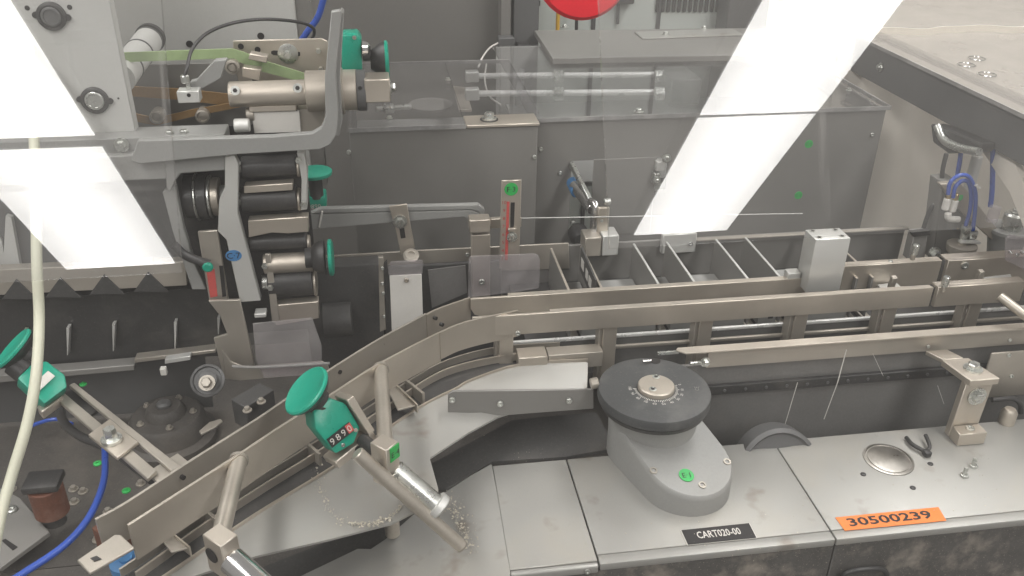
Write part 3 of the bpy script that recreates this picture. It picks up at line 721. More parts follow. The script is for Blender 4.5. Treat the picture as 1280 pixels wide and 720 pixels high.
# smoked side panel and drum behind the deck
t = thing('smoked_shield', 'smoked dark side panel with rivet row below the nearest rail', 'side panel', (.75, 1.08, -.12))
MB().box((.40, 1.078, -.129), (1.4, 1.084, .098)).build('panel_sheet', 'shade', t)
MB().box((.40, 1.070, .045), (1.4, 1.0775, .062)).build('rivet_strip', 'blackp', t, .001)
for k in range(16): capscrew((.47 + k * .034, 1.0698, .0535), FR, .0025, .002, 'beam', t, 'rivet')
for l in ((1058, 437, 1047, 478, .0016), (1047, 478, 1030, 524, .001), (997, 478, 979, 538, .0009), (1091, 442, 1104, 470, .0005), (1172, 482, 1180, 505, .0005)):  # white slivers stand for lamplight glinting on the guard's scratches
    MB().bar(Yp(l[0], l[1], 1.0655), Yp(l[2], l[3], 1.0655), l[4], .0006, V((0, 1, 0))).build('scratch_glint', 'white', t)
tag(MB().lathe(Zp(968, 568, -.02) + V((0, .01, -.02)), V((0, -1, .35)), [(.062, 0), (.062, .03), (.056, .034), (.052, .03), (.04, .03), (.02, .034), (0, .034)], 48).build('drive_pulley', 'beam'), 'dark round pulley behind the deck below the side panel', 'pulley')
t = thing('hanger_plate', 'rounded steel hanger plate with dimple at the lane end', 'hanger plate', Yp(1262, 440, 1.05))
a, b = Yp(1240, 442, 1.05), Yp(1300, 492, 1.05)
MB().box((a.x, 1.05, b.z), (b.x, 1.054, a.z)).build('plate', 'steel2', t, .003, 2)
for p in ((1261, 444), (1264, 470)): capscrew(Yp(*p, 1.0498), FR, .0035, .002, 'zinc', t)
tag(MB().tube([Yp(1240, 500, 1.02), Yp(1265, 498, 1.02), Yp(1275, 505, 1.02), Yp(1276, 516, 1.02)], .004).build('edge_trim', 'rubber'), 'black rubber edge trim below the hanger plate', 'trim')
tag(MB().lathe(Zp(1262, 515, .02), UP, [(.012, -.02), (.012, .0), (.008, .006), (0, .007)], 24).build('dome_nut', 'steel'), 'pale domed nut behind the right deck plate', 'nut')

# steel bracket carrying the nearest rail
t = thing('rail_bracket', 'cranked steel bracket bolted to the deck carrying the nearest rail', 'bracket', Zp(1214, 545, 0))
f0 = Zp(1196, 558, 0)
MB().box((f0.x, f0.y, .0003), (f0.x + .045, f0.y + .022, .022)).build('foot_block', 'steel', t, .001)
capscrew((f0.x + .024, f0.y + .013, .0222), UP, .0065, .002, 'zinc', t)
u0 = f0 + V((.006, .022, 0))
MB().prism([(u0.x - .006, u0.y + .001, .0004), (u0.x + .039, u0.y + .001, .0004), (u0.x + .042, u0.y + .001, .098), (u0.x - .003, u0.y + .001, .098)], (0, .012, 0)).build('upright', 'steel', t, .001)
hexbolt((u0.x + .02, u0.y + .0005, .075), FR, .0095, .009, 'zinc', t)
MB().prism([(u0.x - .003, u0.y - .006, .0985), (u0.x + .044, u0.y - .006, .0985), (u0.x + .03, u0.y + .052, .0985), (u0.x - .014, u0.y + .052, .0985)], (0, 0, .011)).build('top_block', 'steel', t, .001)
hexbolt((u0.x + .018, u0.y + .022, .1097), UP, .009, .010, 'zinc', t)
MB().prism([(u0.x - .012, u0.y + .052, .103), (u0.x + .022, u0.y + .052, .103), (u0.x + .014, y3 - .0095, .1), (u0.x - .022, y3 - .0095, .1)], (0, 0, .007)).build('arm', 'steel', t, .0008)

# ================================================================== bucket conveyor
t = thing('bucket_conveyor', 'bucket conveyor of thin steel dividers over dark metal floors', 'conveyor', (.65, 1.33, .05))
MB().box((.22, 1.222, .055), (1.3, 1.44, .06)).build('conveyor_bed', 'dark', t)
D = [((688, 312), (705, 353)), ((726, 316), (749, 352)), ((792, 306), (817, 349)), ((830, 301), (863, 347)), ((895, 301), (930, 345)), ((931, 297), (958, 330)), ((1013, 292), (1037, 318)), ((1062, 320), (1072, 332))]
xsd = []
for i, (p, q) in enumerate(D):
    a = Zp(*p, .15); b = Zp(*q, .15); x = (a.x + b.x) / 2; xsd.append(x)
    yb = 1.40 if i != 7 else 1.36
    MB().prism([(x, 1.222, .15), (x, yb, .15), (x, yb + .004, .075), (x, 1.222, .075)], (.0035, 0, 0)).build('divider', 'box', t, .0003)
    MB().box((x - .0003, 1.2215, .1502), (x + .0038, yb, .1518)).build('divider_lit_edge', 'alu' if i in (2, 3, 4, 5) else 'steel', t, .0004)  # bright cap over a dark face puts the lit edge into colour
    MB().box((x + .004, 1.225, .062), (x + .02, yb - .01, .068)).build('divider_foot', 'steel2', t, .0006)
for a, b in zip(xsd, xsd[1:]):
    if b - a > .03:
        MB().prism([(a + .022, 1.224, .071), (b - .003, 1.224, .071), (b - .003, 1.375, .071), (a + .022, 1.375, .071)], (0, 0, .022)).build('bucket_floor', 'paint', t, .0006)
t = thing('rear_trough_wall', 'low dark trough wall behind the bucket dividers', 'trough wall', (.7, 1.45, .05))
MB().box((.20, 1.44, .0), (1.0, 1.446, .135)).build('wall_sheet', 'box', t, .001)
MB().box((.52, 1.428, .134), (1.0, 1.439, .137)).build('wall_rim', 'steel2', t, .0005)
a, b = Yp(828, 292, 1.43), Yp(868, 314, 1.43)
MB().box((a.x, 1.425, b.z), (b.x, 1.4385, a.z)).build('sensor_pad', 'alu', t, .002)
capscrew(Yp(863, 304, 1.424), FR, .004, .003, 'chrome', t)
t = thing('stencilled_flap', 'small dark plate with white stencil marks beside the first divider', 'plate', Zp(738, 330, .1))
a, b = Zp(726, 308, .165), Zp(744, 350, .165)
MB().prism([(a.x, a.y, .165), (b.x, b.y, .165), (b.x, b.y, .12), (a.x, a.y, .12)], (.003, 0, 0)).build('flap_sheet', 'dark', t)
for k, (u, w_) in enumerate(((.2, .18), (.5, .14), (.72, .16))):
    c = V((a.x - .0006, 0, .142)).lerp(V((b.x - .0006, 0, .142)), u); c.y = a.y + (b.y - a.y) * u
    MB().obox(c, V((0, 1, 0)), RT, UP, (w_ * .12, .0006, .018)).build('stencil_mark', 'whiteink', t)

# ================================================================== diagonal infeed: curved rails, track, chute
def P(l, z): return [Zp(x, y, z) for x, y in l]
BACK = [(120, 650), (160, 628), (232, 581), (297, 540), (330, 519), (400, 471), (470, 427), (520, 400), (546, 386), (588, 371)]
FRONT = [(161, 657), (230, 613), (297, 570), (342, 540), (420, 490), (475, 455), (550, 416), (585, 402), (648, 388)]
t = thing('curved_rail', 'rear curved steel guide rail of the diagonal infeed', 'rail', (-.05, 1.0, .1))
pb = smooth(P(BACK, ZR))
MB().strip(pb[:46], .048, .0035).build('rail_bar', 'steel2', t)
MB().strip([p + V((0, -.0015, -.001)) for p in pb[45:]], .048, .0035).build('rail_bar', 'steel', t)
for px, py in ((425, 465), (481, 429), (545, 398), (553, 406), (302, 546), (212, 602), (229, 597)):
    d_ = V((.7, -.7, 0)); c = Zp(px, py, ZR - .012); MB().lathe(c, d_, [(.003, -.004), (.003, .0012), (0, .0012)], 14).build('rail_hole', 'ink', t)
t = thing('curved_rail', 'front curved steel guide rail of the diagonal infeed held by rods', 'rail', (0, .95, .1))
pf = smooth(P(FRONT, ZR + .001))
MB().strip(pf[:37], .050, .0035).build('rail_bar', 'steel', t)
MB().strip([p + V((0, -.0015, .0005)) for p in pf[36:]], .046, .0035).build('rail_bar', 'steel', t)
q = [Zp(*p, ZR - .01) for p in ((96, 700), (143, 668), (151, 668), (168, 684), (112, 716))]
MB().prism(q, (0, 0, -.004)).build('end_plate', 'steel2', t, .001)
MB().prism([Zp(*p, ZR - .0095) for p in ((113, 698), (121, 695), (127, 699), (118, 702))], (0, 0, .0006)).build('end_slot', 'ink', t)
for px, py in ((556, 440), (558, 439)): pass
# track between the rails
t = thing('curved_track', 'dark curved chain track with thin bright wear strips', 'track', (0, 1.0, .03))
T1 = [(150, 712), (250, 645), (320, 599), (385, 559), (475, 500), (515, 474), (560, 450), (622, 434), (700, 428)]
T2 = [(170, 716), (260, 652), (330, 606), (395, 566), (485, 507), (507, 491), (560, 461), (627, 445), (700, 438)]
for l, m_ in ((T1, 'steel2'), (T2, 'steel')):
    MB().strip(smooth(P(l, .095)), .012, .0025).build('wear_strip', m_, t)
o1_ = smooth(P(T1, .08)); o2_ = smooth(P([(x + 14, y + 22) for x, y in T2], .08))
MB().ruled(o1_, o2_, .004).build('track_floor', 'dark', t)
for a_, b_ in (((500, 470), (528, 492)), ((372, 545), (398, 568)), ((246, 632), (270, 650))):
    MB().strip([Zp(*a_, .1), Zp(*b_, .1)], .02, .004).build('track_link', 'steel2', t)
for quad in (((482, 482), (492, 478), (521, 506), (497, 512)), ((194, 664), (206, 660), (236, 684), (214, 690))):
    MB().prism([Zp(*p, .102) for p in quad], (0, 0, -.003)).build('cross_bracket', 'steel2', t, .0006)
    MB().strip([Zp(*quad[1], .106), Zp(*quad[2], .106)], .014, .002).build('bracket_flange', 'steel', t)
# chute plate
CT = [(735, 449), (690, 451), (640, 457), (590, 474), (570, 485), (545, 497), (520, 511), (505, 521), (485, 535), (415, 584), (320, 642), (230, 703), (190, 730)]
CB = [(734, 484), (690, 500), (622, 521), (585, 541), (524, 581), (527, 592), (548, 612), (540, 628), (490, 654), (412, 674), (320, 695), (235, 722), (195, 745)]
t = thing('chute_plate', 'curved bare metal chute plate beside the diagonal track', 'chute plate', (.05, .95, .03))
zb = [.060, .064, .070, .075, .078, .079, .079, .079, .079, .079, .08, .081, .081]
MB().ruled(P(CT, .086), [Zp(*p, z) for p, z in zip(CB, zb)], .003).build('plate_sheet', 'deck', t)
MB().strip(smooth(P(CT, .0895))[::-1], .012, .0022).build('plate_rim', 'steel', t)
t = thing('clamp_strip', 'dark grey clamp strip with three screws below the curved chute', 'clamp strip', Yp(650, 510, 1.03))
MB().prism([Yp(*p, 1.03) for p in ((560, 494), (566, 489), (742, 487), (742, 511), (572, 524), (560, 516))], (0, .004, 0)).build('strip_sheet', 'box', t, .0008)
for p in ((565, 499), (625, 504), (711, 500)): capscrew(Yp(*p, 1.0295), FR, .0045, .004, 'zinc', t)
MB().cyl(Yp(738, 480, 1.025), Yp(748, 478, 1.025), .008).build('end_stud', 'rodm', t)
tag(MB().prism([Zp(*p, .0) for p in ((520, 590), (640, 525), (745, 515), (770, 560), (706, 571), (615, 577), (557, 611), (545, 610))], (0, 0, -.006)).build('gap_shade_sheet', 'dark'), 'dark sheet standing for the shaded gap between chute and deck', 'plate')  # dark sheets here and below paint the darkness of the open gaps
tag(MB().prism([Zp(*p, -.03) for p in ((300, 720), (412, 676), (490, 656), (530, 640), (480, 690), (360, 735))], (0, 0, -.005)).build('gap_shade_sheet', 'dark'), 'dark sheet standing for the shaded gap below the lower chute edge', 'plate')

# ------------------------------------------------------------------ rods, clamps, main position indicator
t = thing('support_rod', 'upright steel rod and clamp block at the curved rail by the counter', 'rod', Zp(482, 600, .05))
p, q = Zp(476, 460, .160), Zp(482, 562, .160)
MB().cyl(p, q, .0098, 28).build('rod', 'rodm', t)
MB().lathe(p + V((0, -.001, 0)), q - p, [(.0115, 0), (.0115, .005), (.0098, .005)], 24).build('rod_collar', 'steel2', t)
e1 = V((.72, -.69, 0)); e2 = V((.69, .72, 0))
k = Zp(482, 577, .150)
MB().obox(k, e1, e2, UP, (.026, .022, .060)).build('clamp_block', 'steel', t, .001)
MB().lathe(k + V((0, -.004, .0)) + e1 * .0132 - UP * .014, e1, [(.0055, 0), (.0055, .002), (.003, .002), (.003, .001), (0, .001)], 16).build('clamp_screw', 'zinc', t)
o = MB().obox(k + e1 * .0134 + UP * .018 + e2 * .003, e1, e2, UP, (.001, .016, .02)).build('green_tag', 'green', t)
text('E·4', 'tag_lettering', k + e1 * .0142 + UP * .018 + e2 * .003, e2, UP, .008, 'ink', t)
MB().cyl(Zp(452, 549, .155), k + V((0, 0, .004)), .0085).build('spindle', 'blackp', t)
t = thing('slide_cylinder', 'bright slide tube running into a round collar on the chute', 'slide tube', Zp(545, 628, .03))
MB().cyl(Zp(492, 586, .135), Zp(545, 631, .090), .0130, 36).build('tube', 'zinc', t)
ax = (Zp(545, 631, .090) - Zp(492, 586, .135)).normalized()
MB().lathe(Zp(543, 629, .0915), ax, [(.0135, 0), (.0175, .001), (.0175, .009), (.0155, .011)], 36).build('collar', 'alu', t)
t = thing('long_rod', 'long slanting steel rod from the counter bracket to the deck', 'rod', Zp(578, 685, 0))
p, q = Zp(446, 566, .178), Zp(577, 683, .034)
MB().cyl(p, q, .0085, 24).build('rod', 'rodm', t)
MB().lathe(q, q - p, [(.0085, 0), (.0085, .0006), (.0055, .0012), (0, .0012)], 24).build('rod_end', 'steel2', t)
tag(MB().cyl(Zp(491, 668, -.01), Zp(491, 668, -.01) + V((0, 0, .045)), .0098).build('short_stud', 'rodm'), 'short steel stud standing at the lower chute edge', 'stud')

# main indicator
t = thing('position_counter', 'teal position counter reading 9890 with dished knob on infeed rail', 'counter', Zp(420, 560, .13))
ax = V((-.42, .16, .89)).normalized()                       # knob axis
wd = V((.84, .50, .10)); wd = (wd - ax * wd.dot(ax)).normalized()   # along the digits
nf = wd.cross(ax)                                            # towards the operator
if nf.y > 0: nf = -nf
hc = Zp(414, 528, .180)
# six sided body: digit face, two chamfers
def hp(a, b, c): return hc + wd * a + ax * b + nf * c
body = [hp(-.020, -.030, .017), hp(.006, -.034, .017), hp(.024, -.024, .013), hp(.025, .012, .012), hp(.012, .030, .010), hp(-.014, .030, .012), hp(-.024, .012, .016)]
MB().prism(body, nf * -.032).build('counter_body', 'teal', t, .003, 2)
win = hp(-.002, -.012, .0)
pl = nf
fc = hp(0, -.010, .0172)
MB().obox(hp(-.003, -.013, .0178), wd, ax, nf, (.034, .013, .0012)).build('digit_window', 'ink', t)
MB().obox(hp(.0105, -.013, .0182), wd, ax, nf, (.0076, .0115, .0012)).build('red_digit_wheel', 'redink', t)
for i, ch in enumerate('9890'):
    text(ch, 'digit', hp(-.0155 + i * .0085, -.013, .0184 if i < 3 else .0189), wd, ax, .0085, 'whiteink', t)
capscrew(hp(-.007, -.026, .0172), nf, .0025, .001, 'chrome', t)
capscrew(hp(.016, -.021, .0172), nf, .0025, .001, 'rodm', t)
MB().cyl(hp(-.004, .026, -.004), Zp(385, 490, .226) - V((-.62, -.12, .78)).normalized() * .02, .0155, 28, .0135).build('neck', 'blackp', t)
kc = Zp(385, 490, .226); kax = V((-.62, -.12, .78)).normalized()
knob(kc, kax, .0335, t, 'blackp', .014)
# steel cradle under the counter
MB().obox(hp(.031, -.010, -.002), wd, ax, nf, (.010, .055, .040)).build('cradle_side', 'steel', t, .001)
MB().obox(hp(.004, -.043, -.004), wd, ax, nf, (.060, .010, .040)).build('cradle_base', 'steel', t, .001)
MB().lathe(hp(.006, -.043, .0165), nf, [(.004, 0), (.004, .001), (0, .001)], 14).build('cradle_hole', 'ink', t)

# lower left rod with its clamp
t = thing('support_rod', 'upright steel rod with clamp block at the lower infeed rail', 'rod', Zp(280, 690, .06))
p, q = Zp(299, 573, .160), Zp(276, 668, .160)
MB().cyl(p, q, .0098, 28).build('rod', 'rodm', t)
MB().lathe(p + V((0, -.001, 0)), q - p, [(.0115, 0), (.0115, .005), (.0098, .005)], 24).build('rod_collar', 'steel2', t)
k = Zp(279, 690, .150)
MB().obox(k, e1, e2, UP, (.03, .022, .05)).build('clamp_block', 'steel', t, .001)
MB().lathe(k + e1 * .0152, e1, [(.0055, 0), (.0055, .002), (.003, .002), (.003, .001), (0, .001)], 16).build('clamp_screw', 'zinc', t)
MB().lathe(k - e2 * .0112 + UP * .002 - e1 * .004, -e2, [(.009, 0), (.009, .001), (0, .001)], 20).build('clamp_bore', 'ink', t)
MB().cyl(k + e1 * .012 - UP * .004, k + e1 * .075 - UP * .02, .0145, 30).build('slide_tube', 'chrome', t)

# ================================================================== left rear: second counter and slotted arm
t = thing('slotted_bracket', 'slotted steel adjusting arm with bolted cross plate behind the infeed', 'arm', Zp(140, 550, .15))
za = .15
MB().prism(P([(86, 481), (93, 478), (226, 583), (214, 588)], za), (0, 0, -.006)).build('arm_bar', 'steel2', t, .0008)
MB().prism(P([(68, 496), (78, 489), (196, 588), (184, 598)], za), (0, 0, -.006)).build('arm_bar', 'steel2', t, .0008)
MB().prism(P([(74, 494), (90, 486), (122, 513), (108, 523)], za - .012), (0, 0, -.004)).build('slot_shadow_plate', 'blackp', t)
MB().prism(P([(110, 543), (137, 523), (173, 552), (146, 572)], za + .006), (0, 0, -.005)).build('cross_plate', 'steel', t, .0008)
hexbolt(Zp(140, 551, za + .0062), UP, .008, .018, 'zinc', t)
MB().prism(P([(46, 508), (72, 488), (79, 495), (52, 515)], za + .004), (0, 0, -.012)).build('end_bar', 'steel', t, .001)
MB().prism(P([(183, 590), (222, 566), (240, 580), (200, 606)], za - .007), (0, 0, -.005)).build('mount_plate', 'steel2', t, .0008)
MB().tube(P([(75, 512), (80, 528), (100, 545), (140, 563), (190, 600)], .10), .006).build('cable_trunk', 'rubber', t)
t = thing('position_counter', 'teal position counter with tilted knob behind the cream hose', 'counter', Zp(52, 490, .15))
hc = Zp(52, 480, .175); ax = V((-.72, .30, .62)).normalized(); wd = V((.6, .75, .25)); wd = (wd - ax * wd.dot(ax)).normalized(); nf = wd.cross(ax)
if nf.y > 0: nf = -nf
body = [hp(-.022, -.024, .017), hp(.012, -.028, .017), hp(.024, -.014, .013), hp(.024, .016, .012), hp(.008, .026, .010), hp(-.016, .024, .012)]
MB().prism(body, nf * -.032).build('counter_body', 'teal', t, .003, 2)
MB().obox(hp(-.002, -.002, .0178), wd, ax, nf, (.03, .011, .0012)).build('digit_window', 'whiteink', t)
MB().cyl(hp(0, .024, -.004), hp(0, .045, -.004), .015, 28).build('neck', 'blackp', t)
knob(Zp(19, 437, .215), V((-.64, -.06, .77)), .031, t, 'blackp', .012)
tag(MB().tube([Zp(34, -60, .60), Zp(38, 60, .54), Zp(42, 160, .48), Zp(45, 250, .42), Zp(46, 330, .36), Zp(49, 400, .30), Zp(45, 470, .26), Zp(34, 530, .22), Zp(16, 590, .18), Zp(2, 640, .15), Zp(-10, 700, .12)], .0062, 16).build('cream_hose', 'cream'), 'cream plastic hose hanging down in front of the teal counter', 'hose')
tag(MB().tube(P([(131, 557), (130, 600), (112, 645), (80, 682), (30, 716), (0, 735)], .10), .0042, 14).build('air_hose', 'blue'), 'blue air hose curving down over the machine bed', 'hose')
tag(MB().tube(P([(28, 540), (45, 530), (70, 524), (90, 530)], .0), .003, 10).build('air_hose', 'blue'), 'faint blue hose loop below the teal counter', 'hose')
for px, py, l in ((104, 481, 'green cap beside the slotted arm and teal counter'), (122, 580, 'green cap left of the blue hose'), (158, 614, 'green cap right of the blue hose')):
    tag(MB().lathe(Zp(px, py, -.02), UP, [(.006, 0), (.006, .002), (.004, .003), (.002, .003), (.002, .005), (0, .005)], 16).build('green_button', 'green'), l, 'cap', 'green caps on the bed')
t = thing('small_motor', 'rust brown small motor standing on the grimy bed', 'motor', Zp(64, 650, -.1))
c = Zp(66, 640, -.08); MB().cyl(c, c + V((0, 0, .05)), .024).build('motor_body', 'rust', t)
MB().obox(c + V((0, 0, .058)), RT, V((0, 1, 0)), UP, (.05, .04, .012)).build('motor_cap', 'blackp', t, .003, 2)
MB().cyl(c - V((0, 0, .02)), c, .016).build('motor_foot', 'rubber', t)
t = thing('bed_plate', 'grimy pale plate with slot and screw on the machine bed', 'plate', Zp(25, 660, -.1))
MB().prism(P([(-10, 605), (25, 622), (62, 665), (0, 710), (-40, 690)], -.09), (0, 0, -.008)).build('plate_sheet', 'box', t, .001)
capscrew(Zp(15, 638, -.0898), UP, .008, .004, 'zinc', t)
MB().prism(P([(2, 676), (7, 674), (22, 684), (16, 688)], -.0895), (0, 0, .001)).build('plate_slot', 'ink', t)
for k_, (px, py) in enumerate(((92, 612), (104, 615), (135, 640), (122, 675), (176, 605), (15, 612), (93, 628), (162, 700))):
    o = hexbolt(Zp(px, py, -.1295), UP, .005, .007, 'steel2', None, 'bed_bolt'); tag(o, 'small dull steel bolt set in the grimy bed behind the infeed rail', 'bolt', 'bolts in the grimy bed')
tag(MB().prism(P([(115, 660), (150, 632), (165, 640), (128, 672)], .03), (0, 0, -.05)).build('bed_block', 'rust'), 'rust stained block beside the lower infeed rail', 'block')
tag(MB().lathe(Zp(160, 708, .02), UP, [(.02, 0), (.02, .01), (.008, .012), (.008, .016), (0, .016)], 24).build('blue_boss', 'bluest'), 'dull blue round knob under the lower infeed rail', 'knob')
t = thing('bearing_boss', 'round dark bearing boss with bright screw on the infeed bed', 'bearing', Zp(258, 478, .05))
ax = V((0, -.72, .7))
MB().lathe(Zp(260, 476, .05), ax, [(.026, 0), (.026, .004), (.022, .006), (.021, .002), (.015, .002), (.015, .008), (.012, .010), (0, .010)], 36).build('boss_ring', 'beam', t)
hexbolt(Zp(259, 479, .062), ax, .008, .010, 'steel2', t)

# ================================================================== upper left: side plate, belts, shaft head
def Q(l, y): return [Yp(a, b, y) for a, b in l]
def XC(px0, px1, py, y, r, dy=0):         # cylinder along X between two picture columns
    a = Yp(px0, py, y); b = Yp(px1, py, y); b = V((b.x, y, a.z + dy)); return MB().cyl(a, b, r, 32)
YS = 1.34
t = thing('side_plate', 'thick pale grey side plate with two black bearing flanges', 'side plate', Yp(80, 170, YS))
e = Yp(137, 0, YS).x; z0 = Yp(170, 165, YS).z
MB().box((-.9, YS, z0), (e, YS + .022, .95)).build('plate', 'pale', t, .0015)
for px, py in ((65, 20), (119, 125)):
    c = Yp(px, py, YS - .0003); 
    MB().lathe(c, FR, [(.0195, 0), (.0195, .004), (.0165, .006), (.0145, .006), (.0145, .002), (.0125, .002)], 36).build('bearing_flange', 'blackp', t)
    MB().lathe(c, FR, [(.0135, .0), (.0135, .0055), (.012, .0065), (.010, .0065), (.0095, .005), (0, .005)], 30).build('bearing_insert', 'zinc' if py > 60 else 'beam', t)
    for s_ in (-1, 1):
        MB().lathe(c + V((s_ * .0205, 0, -.002 * s_)), FR, [(.0045, 0), (.0045, .003), (0, .003)], 14).build('flange_ear', 'blackp', t)
for px, py in ((87, 9), (34, 10), (148, 123)):
    MB().lathe(Yp(px, py, YS - .0003), FR, [(.0035 if px < 100 else .0015, 0), (.003 if px < 100 else .001, .0006), (0, .0006)], 16).build('screw_hole', 'ink', t)
c = Yp(68, 131, YS - .0003); MB().lathe(c, FR, [(.0155, 0), (.0155, .0012), (0, .0012)], 32).build('blank_cover', 'pale', t)
t = thing('rear_plate', 'pale grey upright machine plate behind the green belt', 'rear plate', Yp(260, 170, 1.62))
x0, x1 = Yp(120, 20, 1.62).x, Yp(370, 20, 1.62).x
MB().box((x0, 1.62, .2), (x1, 1.64, 1.0)).build('plate', 'pale', t, .0015)
MB().box((x1 + .0005, 1.625, .2), (Yp(389, 20, 1.62).x, 1.66, 1.0)).build('dark_edge', 'wall', t)
for px, py in ((237, 55), (326, 45)): MB().lathe(Yp(px, py, 1.6197), FR, [(.006, 0), (.006, .0008), (0, .0008)], 18).build('plate_hole', 'ink', t)
# grooved white roller
t = thing('grooved_roller', 'pale grooved roller with black rings behind the side plate', 'roller', Yp(170, 100, 1.42))
p, q = Yp(150, 98, 1.38), Yp(186, 50, 1.56); ax = (q - p).normalized(); L = (q - p).length
MB().lathe(p, ax, [(.022, 0), (.022, L)], 36).build('roller_body', 'pale', t)
for f in (.25, .62, .97): MB().lathe(p + ax * L * f, ax, [(.0224, 0), (.0229, .001), (.0229, .004), (.0224, .005)], 36).build('rubber_ring', 'rubber', t)
MB().lathe(p + ax * (L * 1.0 + .006), ax, [(.024, 0), (.024, .008), (.02, .01)], 36).build('end_flange', 'blackp', t)
# green belt
t = thing('green_belt', 'flat pale green belt running over small guide rollers', 'belt', Yp(270, 80, 1.4))
top = [(148, 66), (230, 63), (290, 61), (304, 65), (330, 76), (388, 94)]; bot = [(148, 78), (230, 75), (288, 73), (300, 78), (326, 89), (386, 105)]
A_, B_ = Q(top, 1.40), Q(bot, 1.40); m = MB(); n = len(A_)
m.add(A_ + B_ + [p + V((0, .003, 0)) for p in A_] + [p + V((0, .003, 0)) for p in B_],
      [f for i in range(n - 1) for f in ((i, n + i, n + i + 1, i + 1), (2 * n + i, 2 * n + i + 1, 3 * n + i + 1, 3 * n + i), (i, i + 1, 2 * n + i + 1, 2 * n + i), (n + i, 3 * n + i, 3 * n + i + 1, n + i + 1))] + [(0, 2 * n, 3 * n, n), (n - 1, 2 * n - 1, 4 * n - 1, 3 * n - 1)])
m.build('belt_band', 'gbelt', t)
for px, py, r in ((291, 83, .011),):
    c = Yp(px, py, 1.395); MB().lathe(c, FR, [(r, -.02), (r, .006), (r * .7, .007), (r * .65, .004), (r * .45, .004), (r * .4, .009), (0, .009)], 26).build('guide_roller', 'steel2', t)
for quad in (((314, 63), (336, 67), (335, 75), (312, 70)), ((305, 80), (328, 83), (326, 97), (304, 92))):
    MB().prism(Q(quad, 1.392), (0, -.02, 0)).build('guide_shoe', 'steel', t, .001)
# brown belts
t = thing('brown_belt', 'worn brown belts running low behind the sensor block', 'belt', Yp(230, 130, 1.45))
MB().prism(Q([(160, 108), (225, 111), (300, 119), (300, 134), (225, 125), (160, 120)], 1.47), (0, .003, 0)).build('belt_band', 'bbelt', t)
MB().prism(Q([(160, 140), (195, 148), (240, 137), (300, 127), (300, 134), (240, 146), (195, 157), (160, 150)], 1.46), (0, .003, 0)).build('belt_band', 'bbelt', t)
MB().box(Yp(150, 165, 1.5), V(Yp(320, 78, 1.5)) + V((0, .005, 0))).build('belt_backing', 'box', t)
for px, py in ((196, 146), (253, 145)):
    c = Yp(px, py, 1.45); MB().lathe(c, FR, [(.011, -.02), (.011, .004), (.008, .005), (.007, .002), (.004, .003), (0, .003)], 24).build('belt_roller', 'steel2', t)
# plate above the shaft
t = thing('belt_plate', 'slotted stainless belt plate with large washered bolt', 'plate', Yp(350, 110, 1.42))
MB().prism(Q([(291, 51), (402, 48), (410, 52), (412, 95), (395, 100), (330, 112), (300, 108), (291, 75)], 1.425), (0, .004, 0)).build('plate_sheet', 'steel', t, .001)
MB().prism(Q([(339, 64), (342, 63), (375, 65), (375, 70), (342, 69), (339, 67)], 1.4246), (0, -.0004, 0)).build('plate_slot', 'ink', t)
c = Yp(360, 67, 1.4243); MB().lathe(c, FR, [(.0155, 0), (.0155, .002), (.012, .003), (.006, .003)], 32).build('washer', 'zinc', t)
hexbolt(c + V((0, -.003, 0)), FR, .006, .014, 'zinc', t, washer=False)
for p in ((398, 63), (401, 86)): hexbolt(Yp(*p, 1.4243), FR, .0042, .01, 'zinc', t, washer=False)
for p in ((301, 58), (322, 62), (319, 100)): MB().lathe(Yp(*p, 1.4246), FR, [(.0045, 0), (.0045, .0005), (0, .0005)], 16).build('plate_hole', 'ink', t)
# sensor block and its cable
t = thing('sensor_bracket', 'small aluminium sensor block with cable on an angled arm', 'sensor', Yp(236, 125, 1.32))
a, b = Yp(224, 127, 1.32), Yp(249, 112, 1.32)
MB().box((a.x, 1.312, a.z), (b.x, 1.335, b.z)).build('sensor_block', 'alu', t, .0008)
MB().prism(Q([(237, 103), (245, 101), (268, 76), (283, 75), (276, 98), (249, 113), (241, 113)], 1.34), (0, .016, 0)).build('angled_arm', 'paint', t, .0008)
MB().lathe(Yp(236, 119, 1.3118), FR, [(.0028, 0), (.0028, .0004), (0, .0004)], 14).build('block_hole', 'ink', t)
c = Yp(236, 111, 1.325); MB().cyl(c, c + V((0, 0, .012)), .003).build('stem', 'zinc', t)
c = c + V((-.003, 0, .009)); MB().cyl(c, c + V((0, 0, .011)), .006).build('cable_nut', 'zinc', t)
tag(MB().tube([c + V((0, 0, .01)), Yp(234, 84, 1.33), Yp(240, 62, 1.35), Yp(258, 42, 1.37), Yp(290, 29, 1.40), Yp(330, 24, 1.42), Yp(370, 27, 1.45), Yp(389, 33, 1.47), Yp(393, 41, 1.48), Yp(390, 48, 1.5)], .0026, 10).build('sensor_cable', 'rubber'), 'black cable arching from the sensor block over the green belt', 'cable')
tag(MB().tube([Yp(410, -25, 1.5), Yp(404, 0, 1.5), Yp(397, 22, 1.5), Yp(384, 40, 1.5), Yp(374, 55, 1.5)], .0052, 12).build('air_hose', 'blue'), 'blue air hose hanging behind the bent flat bar', 'hose')
